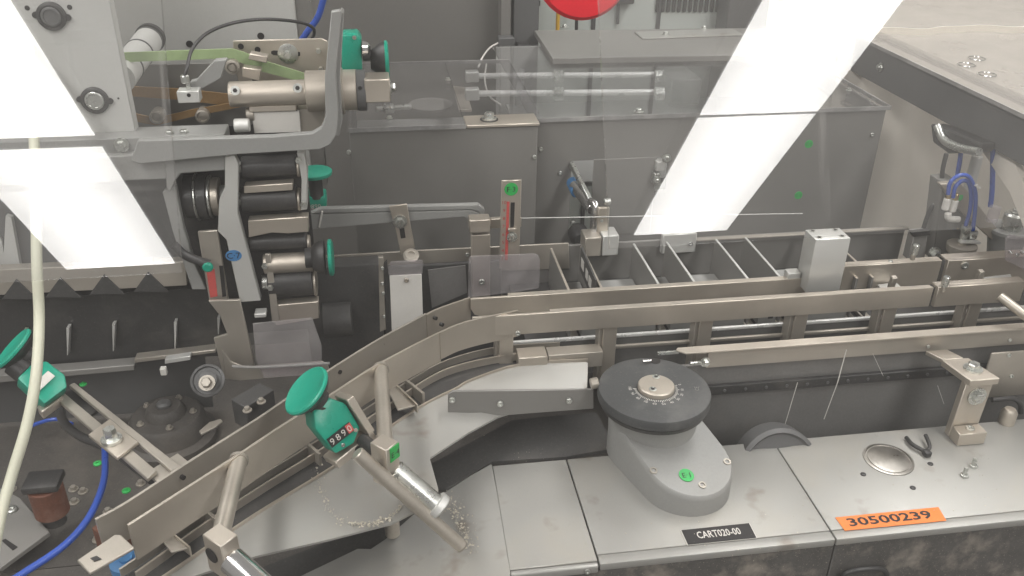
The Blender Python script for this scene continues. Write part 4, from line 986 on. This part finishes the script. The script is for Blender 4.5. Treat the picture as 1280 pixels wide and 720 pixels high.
# shaft head
t = thing('shaft_head', 'turned steel shaft head with clamp barrel and square end block', 'shaft', Yp(380, 130, 1.32))
YH = 1.33
XC(287, 386, 118, YH, .0185).build('shaft_barrel', 'steel', t)
XC(383, 446, 114, YH, .030).build('hub_barrel', 'steel', t)
XC(420, 430, 114, YH, .034).build('hub_ring', 'steel2', t)
XC(446, 458, 113, YH, .0305).build('black_ring', 'beam', t)
a, b = Yp(457, 129, YH - .03), Yp(487, 99, YH - .03)
MB().box((a.x, YH - .03, a.z), (b.x, YH + .012, b.z)).build('end_block', 'steel', t, .0015)
hexbolt(V((b.x, YH - .01, (a.z + b.z) / 2)), RT, .007, .008, 'zinc', t)
for px, py in ((294, 113), (372, 110)):
    MB().lathe(Yp(px, py, YH - .0178), V((0, -.95, .3)), [(.0068, 0), (.0068, .002), (.004, .002), (.004, .001), (0, .001)], 20).build('barrel_screw', 'zinc', t)
    MB().lathe(Yp(px, py, YH - .0178) + V((0, -.0017, .0005)), V((0, -.95, .3)), [(.0034, 0), (.0034, .0008), (0, .0008)], 6).build('socket_dark_disc', 'ink', t)  # dark disc puts the shade of the socket recess into colour
MB().lathe(Yp(450, 110, YH - .0306), FR, [(.003, 0), (.003, .0005), (0, .0005)], 12).build('set_screw_hole', 'ink', t)
a, b = Yp(318, 167, YH - .005), Yp(374, 138, YH - .005)
MB().box((a.x, YH - .006, a.z), (b.x, YH + .03, b.z)).build('lower_block', 'white', t, .001)
a, b = Yp(312, 140, YH - .008), Yp(370, 131, YH - .008)
MB().box((a.x, YH - .01, a.z), (b.x, YH + .02, b.z)).build('lower_cap', 'steel', t, .001)
XC(308, 318, 143, YH, .010).build('side_boss', 'steel2', t)
a, b = Yp(374, 167, YH), Yp(404, 135, YH)
MB().box((a.x, YH + .0, a.z), (b.x, YH + .04, b.z)).build('rear_block', 'steel2', t, .001)
# bent flat bar in front
t = thing('bent_bracket', 'bent grey flat bar frame curving up beside the shaft head', 'frame', Yp(300, 200, 1.27))
MB().prism(Q([(163, 201), (172, 176), (340, 171), (390, 167), (402, 160), (407, 146), (406, 97), (414, 15), (426, 13), (427, 20), (420, 92), (423, 140), (421, 168), (413, 181), (400, 187), (300, 193), (175, 205)], 1.27), (0, .014, 0)).build('flat_bar', 'paint', t, .0012)
MB().prism(Q([(426, 14), (430, 17), (425, 100), (428, 150), (424, 170), (419, 170), (421, 140), (419, 95)], 1.2845), (0, .03, 0)).build('bar_return', 'paint', t, .001)
t = thing('cross_beam', 'grey steel cross beam with hex bolts under the side plate', 'beam', Yp(180, 200, 1.30))
a, b = Yp(-20, 205, 1.31), Yp(278, 152, 1.31)
zt = Yp(200, 171, 1.31).z
MB().box((a.x, 1.31, zt - .04), (b.x, 1.36, zt)).build('beam_upper', 'paint', t, .0012)
a, b = Yp(-20, 240, 1.30), Yp(214, 207, 1.30)
MB().box((a.x, 1.29, a.z + .012), (b.x, 1.38, a.z + .05)).build('beam_lower', 'paint', t, .0012)
hexbolt(Yp(152, 181, 1.3085), FR, .007, .009, 'zinc', t)
for p in ((212, 167), (230, 166)): hexbolt(Zp(*p, zt + .0003), UP, .006, .006, 'zinc', t, washer=False)
XC(293, 312, 157, 1.30, .010).build('beam_stud', 'alu', t)
# teal counter on the shaft head
t = thing('position_counter', 'upright teal position counter with side knob above the shaft head', 'counter', Yp(440, 90, 1.36))
MB().prism(Q([(427, 44), (447, 43), (452, 50), (453, 90), (427, 90)], 1.35), (0, .04, 0)).build('counter_body', 'teal', t, .003, 2)
a = Yp(440, 89, 1.348); MB().obox(a, RT, V((0, 1, 0)), UP, (.014, .001, .005)).build('digit_window', 'whiteink', t)
capscrew(Yp(443, 47, 1.349), FR, .003, .001, 'steel2', t)
XC(453, 463, 66, 1.37, .012).build('spindle', 'beam', t)
MB().lathe(Yp(453, 60, 1.355), RT, [(.012, 0), (.010, .008), (.004, .012), (0, .012)], 24).build('chrome_cap', 'chrome', t)
a = Yp(463, 75, 1.37); MB().lathe(a, RT, [(.014, 0), (.018, .006), (.024, .014), (.0275, .022)], 34).build('knob_collar', 'blackp', t)
a = Yp(481, 75, 1.37); MB().lathe(a, RT, [(.028, 0), (.029, .001), (.029, .004), (.026, .006), (0, .004)], 36).build('knob_disc', 'teal', t)

# ================================================================== roller tower
YT = 1.30
t = thing('roller_tower', 'tower of black feed rollers between steel side plates', 'roller unit', Yp(330, 405, YT))
MB().prism(Q([(281, 197), (292, 193), (298, 205), (297, 266), (326, 376), (300, 378), (283, 300), (272, 289), (274, 250), (281, 235)], YT - .02), (0, .016, 0)).build('side_plate', 'alu', t, .001)
for px0, px1, py, r in ((303, 371, 209, .0165), (303, 372, 249, .020), (312, 384, 303, .0135), (336, 392, 352, .026)):
    XC(px0, px1, py, YT + .01, r).build('roller', 'rubber', t)
    XC(px1, px1 + 4, py, YT + .01, r * .9).build('roller_cap', 'steel', t)
    XC(px0 - 8, px0, py, YT + .01, r * .5).build('roller_axle', 'zinc', t)
for quad in (((305, 233), (366, 229), (366, 238), (305, 242)), ((310, 276), (385, 271), (386, 290), (360, 292), (340, 291), (311, 297)), ((340, 382), (398, 377), (399, 398), (345, 407))):
    MB().prism(Q(quad, YT - .012), (0, .02, 0)).build('cover_strip', 'steel', t, .001)
XC(330, 392, 330, YT, .016).build('round_cover', 'steel', t)
MB().prism(Q([(371, 191), (380, 191), (384, 215), (384, 262), (376, 263), (377, 225)], YT - .012), (0, .03, 0)).build('end_plate', 'alu', t, .001)
MB().prism(Q([(331, 318), (338, 318), (350, 403), (340, 403)], YT - .014), (0, .006, 0)).build('lower_plate', 'steel2', t, .0008)
for p in ((331, 332), (338, 359), (379, 255), (373, 200)): hexbolt(Yp(*p, YT - .016), FR, .005, .006, 'zinc', t, washer=False)
a = Yp(326, 391, YT - .02); MB().obox(a, RT, V((0, 1, 0)), UP, (.018, .02, .007)).build('small_pin', 'alu', t, .001)
MB().box((-.32, YT + .06, .04), (-.12, YT + .066, .41)).build('back_cover', 'blackp', t)
g = thing('oval_sticker', 'blue oval sticker marked C-7 on the roller tower plate', 'sticker', Yp(292, 320, YT - .021))
m = MB(); c = Yp(292, 319.5, YT - .0204); m.lathe(c, FR, [(.0122, 0), (.0122, .0004), (0, .0004)], 30); m.v = [V((c.x + (v.x - c.x), v.y, c.z + (v.z - c.z) * .78)) for v in m.v]; m.build('sticker_oval', 'bluest', g)
text('C·7', 'sticker_lettering', Yp(292, 319.5, YT - .021), RT, UP, .010, 'ink', g)
# big black pulley and yoke left of the tower
t = thing('drive_pulley', 'black pulley with bright rims behind the roller tower plate', 'pulley', Yp(258, 290, 1.33))
for a_, b_, r, m_ in ((232, 246, .034, 'rubber'), (246, 249, .037, 'zinc'), (249, 262, .036, 'rubber'), (262, 266, .034, 'zinc'), (266, 276, .03, 'steel'), (276, 284, .018, 'alu')):
    XC(a_, b_, 246, 1.345, r).build('pulley_ring', m_, t)
t = thing('hanging_yoke', 'grey cranked yoke arm hanging below the bent flat bar', 'arm', Yp(240, 470, 1.29))
MB().prism(Q([(206, 196), (283, 194), (282, 213), (226, 217), (219, 226), (213, 240), (208, 236)], 1.285), (0, .03, 0)).build('yoke_top', 'paint', t, .0015)
MB().prism(Q([(203, 240), (219, 232), (229, 284), (243, 330), (258, 362), (240, 362), (216, 290)], 1.295), (0, .014, 0)).build('yoke_leg', 'paint', t, .001)
MB().prism(Q([(260, 376), (300, 375), (313, 432), (320, 470), (280, 474), (267, 423), (284, 418), (275, 395)], 1.27), (0, .006, 0)).build('yoke_foot', 'steel2', t, .001)
t = thing('scale_bracket', 'tan slotted scale bracket with red marks below a black lever', 'bracket', Yp(272, 380, 1.28))
MB().prism(Q([(247, 290), (272, 288), (286, 377), (262, 379)], 1.283), (0, .006, 0)).build('scale_plate', 'steel2', t, .001)
MB().prism(Q([(258, 338), (268, 336), (272, 370), (263, 372)], 1.2826), (0, -.0006, 0)).build('red_scale', 'redink', t)
MB().prism(Q([(274, 332), (279, 332), (283, 370), (278, 371)], 1.2826), (0, -.0006, 0)).build('scale_slot', 'ink', t)
MB().tube(Q([(217, 306), (230, 318), (248, 326), (262, 330)], 1.265), .007).build('lever', 'rubber', t)
MB().lathe(Yp(260, 333, 1.262), FR, [(.008, 0), (.008, .004), (.006, .006), (0, .006)], 20).build('lever_button', 'teal', t)
# knob right of the tower, counter behind
t = thing('handwheel', 'black hand knob with teal face right of the roller tower', 'knob', Yp(405, 345, 1.29))
a = Yp(390, 322, 1.29); MB().lathe(a, RT, [(.016, -.01), (.016, 0), (.022, .004), (.026, .012), (.0275, .02)], 34).build('knob_collar', 'blackp', t)
a = Yp(411, 322, 1.29); MB().lathe(a, RT, [(.0285, 0), (.0295, .001), (.0295, .005), (.026, .007), (0, .005)], 36).build('knob_disc', 'teal', t)
t = thing('position_counter', 'half hidden teal counter between roller tower and guard box', 'counter', Yp(395, 265, 1.45))
a, b = Yp(375, 262, 1.45), Yp(407, 246, 1.45)
MB().box((a.x, 1.45, a.z), (b.x, 1.49, b.z)).build('counter_body', 'teal', t, .003, 2)
text('9890', 'digits', Yp(393, 258, 1.4495), RT, UP, .008, 'whiteink', t, .022)
c = Yp(393, 216, 1.46); MB().lathe(c, UP, [(.012, -.045), (.012, -.01), (.022, -.004)], 26).build('knob_collar', 'blackp', t)
MB().lathe(c, UP, [(.029, -.003), (.03, 0), (.03, .003), (.026, .0045), (0, .003)], 36).build('knob_disc', 'teal', t)

# ================================================================== centre: bent bar, ruler, slotted strap, clear guards
t = thing('bent_bar', 'pale grey bent flat bar spanning in front of the plain guard box', 'bar', Yp(500, 290, 1.42))
MB().prism(Q([(388, 268), (590, 263), (598, 266), (602, 275), (604, 283), (590, 284), (587, 276), (580, 271), (388, 287)], 1.42), (0, .01, 0)).build('bar_front', 'paint', t, .001)
MB().prism(Q([(388, 267), (590, 262), (598, 265), (604, 272), (606, 262), (598, 256), (400, 261)], 1.4195), (0, .012, 0)).build('bar_top', 'pale' if 0 else 'paint', t, .001)
capscrew(Yp(600, 272, 1.4195), FR, .005, .003, 'zinc', t)
MB().bar(Yp(403, 264, 1.418), Yp(399, 284, 1.418), .003, .003).build('end_clip', 'white', t)
t = thing('slotted_strap', 'slotted steel strap with hex bolt clamped on the bent bar', 'strap', Yp(503, 318, 1.41))
MB().prism(Q([(486, 258), (509, 255), (513, 280), (519, 310), (501, 319), (494, 285)], 1.409), (0, .004, 0)).build('strap_sheet', 'steel', t, .001)
MB().prism(Q([(499, 284), (505, 283), (507, 297), (501, 298)], 1.4087), (0, -.0005, 0)).build('strap_slot', 'ink', t)
hexbolt(Yp(500, 277, 1.4085), FR, .008, .008, 'zinc', t)
MB().lathe(Yp(514, 320, 1.39), V((0, -.5, .86)), [(.013, 0), (.014, .003), (.010, .006), (.006, .006), (.006, .003), (0, .003)], 24).build('clamp_ring', 'steel2', t)
t = thing('guard_post', 'square steel post joining the bent bar and clear guard', 'post', Yp(602, 330, 1.39))
a, b = Yp(590, 372, 1.385), Yp(613, 293, 1.385)
MB().box((a.x, 1.385, a.z), (b.x, 1.40, b.z)).build('post', 'steel', t, .0012)
a, b = Yp(587, 291, 1.38), Yp(613, 274, 1.38)
MB().box((a.x, 1.378, a.z), (b.x, 1.405, b.z)).build('post_head', 'steel', t, .0012)
a, b = Yp(613, 286, 1.395), Yp(652, 272, 1.395)
MB().box((a.x, 1.395, a.z), (b.x, 1.405, b.z)).build('head_bar', 'steel', t, .001)
t = thing('scale_ruler', 'upright steel ruler with red scale and slot', 'ruler', Yp(638, 330, 1.37))
MB().prism(Q([(627, 226), (652, 225), (649, 335), (624, 336)], 1.37), (0, .004, 0)).build('ruler_plate', 'steel', t, .0008)
MB().prism(Q([(633.5, 252), (637, 252), (634.5, 325), (631, 325)], 1.3696), (0, -.0004, 0)).build('red_scale', 'redink', t)
MB().prism(Q([(638.5, 253), (643.5, 253), (642, 292), (637.5, 292)], 1.3696), (0, -.0004, 0)).build('ruler_slot', 'ink', t)
for i in range(8):
    p = Yp(630.5 - i * .35, 253 + i * 10, 1.3694); text(str(10 - i), 'scale_number', p, RT, UP, .006, 'redink', t)
hexbolt(Yp(640, 296, 1.3695), FR, .006, .008, 'zinc', t)
a = Yp(640, 287, 1.366); MB().obox(a, RT, V((0, 1, 0)), UP, (.014, .006, .006)).build('slide_key', 'steel', t, .0008)
g = thing('round_sticker', 'round green sticker marked F-3 at the ruler top', 'sticker', Yp(639, 237, 1.369))
MB().lathe(Yp(639, 236.5, 1.3694), FR, [(.0115, 0), (.0115, .0005), (0, .0005)], 26).build('sticker_disc', 'green', g)
text('F·3', 'sticker_lettering', Yp(639, 236.5, 1.3686), RT, UP, .009, 'ink', g)
t = thing('lane_backplate', 'dull steel back plate strip behind ruler and clear guards', 'plate', Yp(560, 340, 1.44))
MB().prism(Q([(395, 321), (524, 313), (711, 304), (712, 336), (524, 342), (395, 347)], 1.435), (0, .004, 0)).build('plate_sheet', 'steel2', t, .001)
MB().prism(Q([(395, 348), (524, 343), (712, 337), (700, 420), (395, 450)], 1.45), (0, .004, 0)).build('lower_sheet', 'dark', t)
capscrew(Yp(584, 318, 1.4345), FR, .004, .003, 'zinc', t)
t = thing('clear_guard', 'small rounded tinted clear guard screwed at the ruler post', 'guard', Yp(630, 370, 1.35))
m = [(585, 372), (586, 325), (588, 321), (668, 318), (673, 320), (675, 325), (674, 360), (650, 364)]
MB().prism(Q(m, 1.352), (0, .004, 0)).build('guard_sheet', 'milky', t)
capscrew(Yp(602, 352, 1.3515), FR, .0055, .004, 'zinc', t)
t = thing('white_plate', 'narrow white plastic panel in a clear holder behind the curved rail', 'panel', Yp(507, 412, 1.33))
MB().prism(Q([(487, 345), (527, 343), (529, 402), (490, 420)], 1.33), (0, .003, 0)).build('panel_sheet', 'white', t, .0006)
MB().prism(Q([(485, 333), (489, 328), (527, 326), (529, 328), (528, 342), (486, 344)], 1.329), (0, .004, 0)).build('holder_sheet', 'milky', t)
MB().prism(Q([(473, 322), (479, 322), (483, 412), (475, 415)], 1.335), (0, .008, 0)).build('holder_rail', 'steel2', t, .0008)
MB().prism(Q([(480, 330), (484, 326), (488, 414), (484, 416)], 1.333), (0, .006, 0)).build('holder_edge', 'blackp', t)
for p in ((478, 335), (478, 354), (479, 366), (480, 395)): capscrew(Yp(*p, 1.3345), FR, .003, .003, 'zinc', t)
capscrew(Yp(508, 350, 1.3295), FR, .004, .003, 'steel', t)
tag(MB().prism(Q([(535, 338), (582, 332), (584, 366), (540, 385)], 1.40), (0, .003, 0)).build('blue_sheet', 'bluest' if 0 else 'shade'), 'dark bluish sheet behind the tinted clear guard', 'sheet')
t = thing('lower_shield', 'bent clear acrylic shield below the roller tower', 'shield', Yp(360, 460, 1.25))
MB().prism(Q([(316, 405), (390, 398), (402, 432), (402, 468), (330, 472), (320, 450)], 1.235), (0, .003, 0)).build('shield_sheet', 'milky', t)
MB().tube(Q([(290, 458), (320, 459), (360, 457), (412, 454)], 1.23), .0025).build('shield_edge', 'edge', t)
t = thing('dark_gearbox', 'black gear housing in the gap between tower and white panel', 'gearbox', Yp(440, 470, 1.42))
a, b = Yp(392, 480, 1.40), Yp(474, 330, 1.40)
MB().box((a.x, 1.40, a.z), (b.x, 1.44, b.z)).build('housing', 'dark', t, .004, 2)
MB().box((b.x + .002, 1.425, a.z), (b.x + .22, 1.434, b.z - .02)).build('housing_wing', 'dark', t, .002)
XC(404, 440, 400, 1.385, .03).build('gear_drum', 'dark', t)

# ================================================================== left: dark carton magazine
t = thing('carton_magazine', 'dark carton magazine with thin upright separators and pale top bar', 'magazine', Yp(130, 450, 1.33))
a, b = Yp(-60, 470, 1.34), Yp(275, 360, 1.34)
MB().box((a.x, 1.345, a.z), (b.x, 1.36, b.z)).build('magazine_front', 'blackp', t, .001)
MB().prism(Q([(-60, 340), (232, 327), (234, 357), (-60, 372)], 1.32), (0, .02, 0)).build('top_bar', 'steel2', t, .001)
for i, (px, py) in enumerate(((20, 352), (75, 350), (130, 346), (185, 343))):
    MB().prism(Q([(px - 18, py + 22), (px, py - 3), (px + 26, py + 22)], 1.318), (0, .004, 0)).build('sawtooth_plate', 'dark', t, .0005)
for px, y0_, y1_ in ((84, 408, 442), (141, 404, 437), (218, 401, 434), (272, 396, 416), (30, 412, 446)):
    a = Yp(px, y0_, 1.335); b = Yp(px + 1, y1_, 1.335)
    MB().prism([(a.x, 1.33, a.z), (a.x + .0045, 1.33, a.z), (b.x + .001, 1.33, b.z), (b.x, 1.33, b.z)], (0, .013, 0)).build('separator', 'alu' if px != 30 else 'steel2', t)
MB().prism(Q([(-60, 474), (90, 463), (168, 456), (168, 463), (90, 470), (-60, 484)], 1.315), (0, .025, 0)).build('lower_rail', 'box', t, .001)
MB().prism(Q([(168, 449), (270, 437), (270, 441), (168, 454)], 1.31), (0, .02, 0)).build('lower_rail', 'steel2', t, .001)
MB().prism(Q([(206, 450), (238, 445), (238, 450), (206, 455)], 1.295), (0, .014, 0)).build('clear_tab', 'alu', t, .0006)
MB().prism(Q([(3, 350), (7, 270), (14, 272), (28, 350)], 1.36), (0, .01, 0)).build('pale_blade', 'pale', t)
MB().prism(Q([(-20, 350), (-5, 290), (2, 300), (10, 350)], 1.37), (0, .01, 0)).build('pale_blade', 'pale', t)
MB().box((-1.0, 1.375, -.12), (-.33, 1.38, .40)).build('rear_sheet', 'beam', t)
tag(MB().box(Yp(201, 470, 1.29), V(Yp(207, 461, 1.29)) + V((0, .01, 0))).build('white_peg', 'white', None, .001), 'small white square peg below the magazine rail', 'peg')

# ================================================================== right: hood beam, acrylic hood, pneumatic unit
ZB = .40
p0, p1 = Zp(1085, 50, ZB), Zp(1280, 150, ZB); xh = (p0.x + p1.x) / 2
t = thing('hood', 'charcoal steel hood beam carrying a hazy clear hood sheet', 'hood', (xh, 1.6, ZB))
MB().box((xh, 1.0, ZB - .075), (xh + .035, 2.02, ZB)).build('hood_beam', 'beam', t, .0015)
MB().box((xh - .006, 1.0, ZB + .0005), (xh + .9, 2.3, ZB + .006)).build('hood_sheet', 'hood', t)
MB().box((xh - .0085, 1.0, ZB + .0), (xh - .0062, 2.3, ZB + .007)).build('sheet_edge', 'edge', t)
MB().box((xh + .02, 1.0, ZB + .0065), (xh + .05, 2.1, ZB + .012)).build('clamp_strip', 'clear', t)
hexbolt(Yp(1101, 84, 1.62) * 0 + Xp(1101, 84, xh - .0005), V((-1, 0, 0)), .006, .008, 'zinc', t)
for i, (px, py) in enumerate(((1221, 73), (1208, 81), (1234, 93))):
    c = Zp(px, py, ZB + .0088); m = MB(); pts = [c + V((.016 * math.cos(a_ * math.pi / 10), .016 * math.sin(a_ * math.pi / 10), 0)) for a_ in range(21)]
    o = m.tube(pts, .0012, 8).build('steel_ring', 'chrome')
    tag(o, ['steel ring farthest back on the hazy hood sheet', 'middle steel ring of the three on the hazy hood', 'steel ring lying foremost on the hazy hood sheet'][i], 'ring', 'rings on the hood')
tag(MB().box((1.25, 2.0, -.9), (2.6, 2.05, .33)).build('white_partition', 'beige'), 'pale beige partition below and behind the hood beam', 'partition')
t = thing('hanging_curtain', 'translucent pale plastic curtain hanging right of the dark guard box', 'curtain', (1.2, 1.9, -.3))
m = MB(); n = 40; pts = [(1.03 + .5 * i / n, 1.86 + .010 * math.sin(i * .33) + .005 * math.sin(i * .71 + 1), 0) for i in range(n + 1)]
m.strip([(x, y, .42) for x, y, z in pts], .8, .003).build('curtain_sheet', 'beige', t)
# lamp fitting / clamp under the beam
t = thing('hinge_unit', 'dark hinge block with grey curved hose under the hood beam', 'hinge', Xp(1190, 185, xh))
MB().prism([Xp(*p, xh - .03) for p in ((1163, 155), (1166, 178), (1185, 192), (1222, 190), (1226, 180), (1180, 160))], (.03, 0, 0)).build('hinge_block', 'blackp', t, .002)
MB().tube([Xp(1172, 158, xh - .034), Xp(1180, 175, xh - .036), Xp(1200, 185, xh - .036), Xp(1224, 190, xh - .034)], .0075).build('hinge_hose', 'zinc', t)
# pneumatic unit
t = thing('pneumatic_unit', 'pneumatic pick head with steel block, fittings and suction cup', 'pneumatic unit', Yp(1200, 320, 1.36))
MB().prism(Q([(1178, 228), (1197, 226), (1222, 262), (1200, 322), (1166, 326)], 1.36), (0, .04, 0)).build('steel_block', 'box', t, .0012)
MB().prism(Q([(1175, 230), (1200, 228), (1250, 290), (1240, 300), (1198, 262)], 1.345), (0, .012, 0)).build('slant_plate', 'steel', t, .001)
for px, py in ((1181, 262), (1190, 264)):
    c = Yp(px, py, 1.33); MB().cyl(c, c + V((0, 0, .022)), .0065).build('fitting', 'white', t); MB().cyl(c + V((0, 0, .022)), c + V((0, 0, .034)), .005).build('fitting_nut', 'brass', t)
c = Yp(1186, 273, 1.325); MB().tube([c + V((-.004, 0, .01)), c, c + V((.02, 0, -.003))], .006).build('elbow', 'white', t)
for px, py in ((1208, 284), (1216, 290)):
    c = Yp(px, py, 1.32); MB().lathe(c, UP, [(.007, -.03), (.007, -.012), (.009, -.01), (.009, 0), (.0085, .002), (.005, .002), (.005, 0), (0, 0)], 22).build('push_fitting', 'zinc', t); MB().cyl(c - V((0, 0, .05)), c - V((0, 0, .03)), .0095, 6).build('fitting_body', 'brass', t)
c = Yp(1202, 308, 1.31); MB().lathe(c, UP, [(.024, -.01), (.026, 0), (.026, .004), (.02, .006), (.008, .006), (.008, .01), (0, .01)], 34).build('suction_cup', 'steel2', t)
MB().bar(c + V((-.01, -.004, .012)), c + V((.03, -.004, .009)), .012, .004).build('cup_lever', 'alu', t, .001)
tag(MB().tube(Q([(1185, 243), (1188, 228), (1200, 219), (1212, 222), (1219, 240), (1219, 262), (1216, 288)], 1.32), .0036, 12).build('air_hose', 'blue'), 'outer blue air hose looping over the pneumatic fittings', 'hose', 'looped air hoses')
tag(MB().tube(Q([(1191, 247), (1194, 234), (1203, 226), (1211, 229), (1214, 245), (1212, 265), (1207, 282)], 1.325), .0036, 12).build('air_hose', 'blue'), 'inner blue air hose looping over the pneumatic fittings', 'hose', 'looped air hoses')
tag(MB().tube(Q([(1202, 180), (1200, 200), (1196, 222)], 1.40), .0042, 12).build('air_hose', 'blue'), 'short blue hose dropping from the hinge block', 'hose')
tag(MB().tube(Q([(1241, 180), (1241, 210), (1240, 240), (1238, 258)], 1.36), .0045, 12).build('air_hose', 'blue'), 'straight blue hose dropping to the plastic cup', 'hose')
o = MB().bar(Yp(1219, 231, 1.315), Yp(1224, 234, 1.315), .01, .004).build('cable_tie', 'white'); tag(o, 'white cable tie round the looped blue hoses', 'cable tie')
t = thing('plastic_cup', 'grey tapered plastic cup with clear rim and steel cap', 'cup', Yp(1250, 315, 1.33))
c = Yp(1252, 318, 1.35); MB().lathe(c, UP, [(.026, 0), (.030, .02), (.036, .045), (.04, .05), (.04, .056), (.033, .058), (0, .058)], 30).build('cup_body', 'paint', t)
c = Yp(1266, 277, 1.34); MB().lathe(c, UP, [(.015, -.02), (.018, 0), (.018, .014), (.015, .018), (0, .019)], 26).build('steel_cap', 'zinc', t)
hexbolt(c + V((0, 0, .019)), UP, .006, .006, 'zinc', t)
c = Yp(1239, 277, 1.33); MB().cyl(c, c + V((0, 0, .03)), .01).build('tube_socket', 'milky', t)
tag(MB().prism([Xp(*p, 1.08) for p in ((1225, 185), (1262, 190), (1310, 300), (1290, 310), (1262, 240))], (.012, 0, 0)).build('slanted_strut', 'beige'), 'pale slanted arm rising behind the plastic cup', 'arm')
tag(MB().cyl(Yp(1222, 195, 1.42), Yp(1210, 240, 1.42), .010).build('vertical_rod', 'alu'), 'grey rod standing behind the looped blue hoses', 'rod')
tag(MB().tube(Q([(1183, 192), (1178, 215), (1176, 245), (1163, 262), (1153, 290), (1148, 315)], 1.38), .004, 10).build('black_cable', 'rubber'), 'black cable dropping from the hinge to the rail', 'cable')
t = thing('clear_bracket', 'small clear bracket with three screws at the lane end', 'bracket', Yp(1270, 330, 1.2))
MB().prism(Q([(1258, 300), (1264, 294), (1300, 302), (1300, 346), (1258, 326)], 1.20), (0, .004, 0)).build('bracket_sheet', 'milky', t)
for p in ((1263, 315), (1271, 318), (1277, 314)): capscrew(Yp(*p, 1.1995), FR, .0035, .003, 'chrome', t)
t = thing('valve_foot', 'dark valve foot with bolts standing behind the rail', 'valve', Yp(1160, 320, 1.33))
MB().prism(Q([(1143, 292), (1160, 290), (1156, 322), (1135, 325)], 1.33), (0, .02, 0)).build('foot_plate', 'box', t, .001)
hexbolt(Yp(1167, 316, 1.32), FR, .008, .012, 'zinc', t)
MB().prism(Q([(1140, 291), (1163, 288), (1162, 294), (1142, 296)], 1.325), (0, .01, 0)).build('foot_clip', 'blackp', t)

# ------------------------------------------------------------------ more of the infeed bed and pick head
t = thing('gear_casting', 'dark rounded gear casting beside the round bearing boss', 'casting', Zp(215, 560, -.13))
c = Zp(214, 548, -.129)
MB().lathe(c, UP, [(.078, 0), (.078, .012), (.066, .018), (.062, .045), (.056, .052), (.034, .054), (.030, .066), (.026, .070), (0, .070)], 40).build('casting_body', 'bed', t)
MB().lathe(c + V((.0, 0, .069)), UP, [(.012, -.01), (.012, .006), (.008, .009), (0, .009)], 20).build('oil_plug', 'beam', t)
for a_ in range(5):
    u = V((math.cos(a_ * 1.256), math.sin(a_ * 1.256), 0)); hexbolt(c + u * .045 + V((0, 0, .0532)), UP, .004, .006, 'steel2', t)
tag(MB().prism(P([(249, 541), (262, 530), (276, 526), (279, 529), (268, 537), (252, 545)], .04), (0, 0, .004)).build('pointed_tab', 'steel2', None, .0008), 'small pointed steel tab sticking up behind the infeed rail', 'tab')
t = thing('lower_tray', 'tan bent tray edge under the clear shield', 'tray', Yp(340, 478, 1.24))
MB().prism(Q([(277, 436), (288, 452), (306, 459), (402, 452), (410, 456), (412, 466), (300, 476), (282, 474)], 1.244), (0, .004, 0)).build('tray_front', 'steel2', t, .001)
MB().prism(Q([(310, 505), (326, 494), (338, 497), (322, 512)], 1.18), (0, .01, 0)).build('tray_clip', 'steel2', t, .001)
g = thing('round_sticker', 'round green sticker on the slanted pneumatic plate', 'sticker', Yp(1199, 245, 1.34))
MB().lathe(Yp(1199, 246, 1.3446), V((0, -1, .3)), [(.0075, 0), (.0075, .0006), (0, .0006)], 22).build('sticker_disc', 'green', g)
t = thing('stop_block', 'dark clamp block with two bolts behind the curved rail', 'clamp', Zp(320, 515, .1))
MB().obox(Zp(318, 508, .11), e1, e2, UP, (.03, .05, .04)).build('clamp_body', 'dark', t, .001)
for k_ in (-.012, .012): hexbolt(Zp(318, 508, .131) + e2 * k_, UP, .004, .006, 'steel2', t)

# ================================================================== dried product dust on the chute and deck (loose flakes)
def flakes(path, z, n, spread, size, name, label):
    m = MB(); path = smooth(P(path, z), 8)
    for i in range(n):
        b = random.choice(path); r_ = random.gauss(0, spread); a_ = random.random() * 6.28
        c = b + V((math.cos(a_) * r_, math.sin(a_) * r_, .0006)); w_ = size * (.3 + random.random() ** 3 * 2.2)
        k = random.randint(3, 5); u = random.random() * 6.28
        pts = [c + V((math.cos(u + 6.28 * j / k) * w_ * random.uniform(.5, 1.1), math.sin(u + 6.28 * j / k) * w_ * random.uniform(.5, 1.1), random.uniform(0, .0012))) for j in range(k)]
        m.prism(pts, (0, 0, -.0006))
    o = m.build(name, 'dusty'); o['kind'] = 'stuff'; o['label'] = label; o['category'] = 'dust'; return o
M['dusty'] = mat('dried_dust', (.52, .48, .40), 0, .8, .2, 60)
flakes([(396, 560), (398, 600), (412, 640), (440, 655), (470, 655)], .086, 230, .0045, .0007, 'dried_dust', 'pale dried dust arc on the curved chute plate')
flakes([(440, 655), (465, 656), (480, 650), (495, 640), (505, 630)], .082, 160, .0035, .0011, 'dried_dust', 'pale dried dust line at the lower chute edge')
flakes([(560, 620), (572, 645), (580, 665), (588, 690)], .0015, 300, .009, .0010, 'dried_dust', 'pale dust smear on the deck round the long rod end')
flakes([(640, 560), (800, 640), (1000, 690), (1250, 600), (700, 680)], .0012, 260, .05, .00045, 'dried_dust', 'fine pale specks scattered over the deck plates')

# ================================================================== added haze standing in for the dirty guard's milky veil
hz = MB().box((-3.3, -1.3, -1.95), (5.3, 3.8, 1.85)).build('haze', 'dusty')
hz['kind'] = 'stuff'; hz['label'] = 'thin pale haze added in place of the dirty guard veil'; hz['category'] = 'haze'
m = bpy.data.materials.new('veil_haze'); m.use_nodes = True; N = m.node_tree.nodes; N.remove(N['Principled BSDF'])
v = N.new('ShaderNodeVolumePrincipled'); v.inputs['Color'].default_value = (.95, .93, .90, 1); v.inputs['Density'].default_value = .033
m.node_tree.links.new(v.outputs[0], N['Material Output'].inputs['Volume'])
hz.data.materials.clear(); hz.data.materials.append(m)
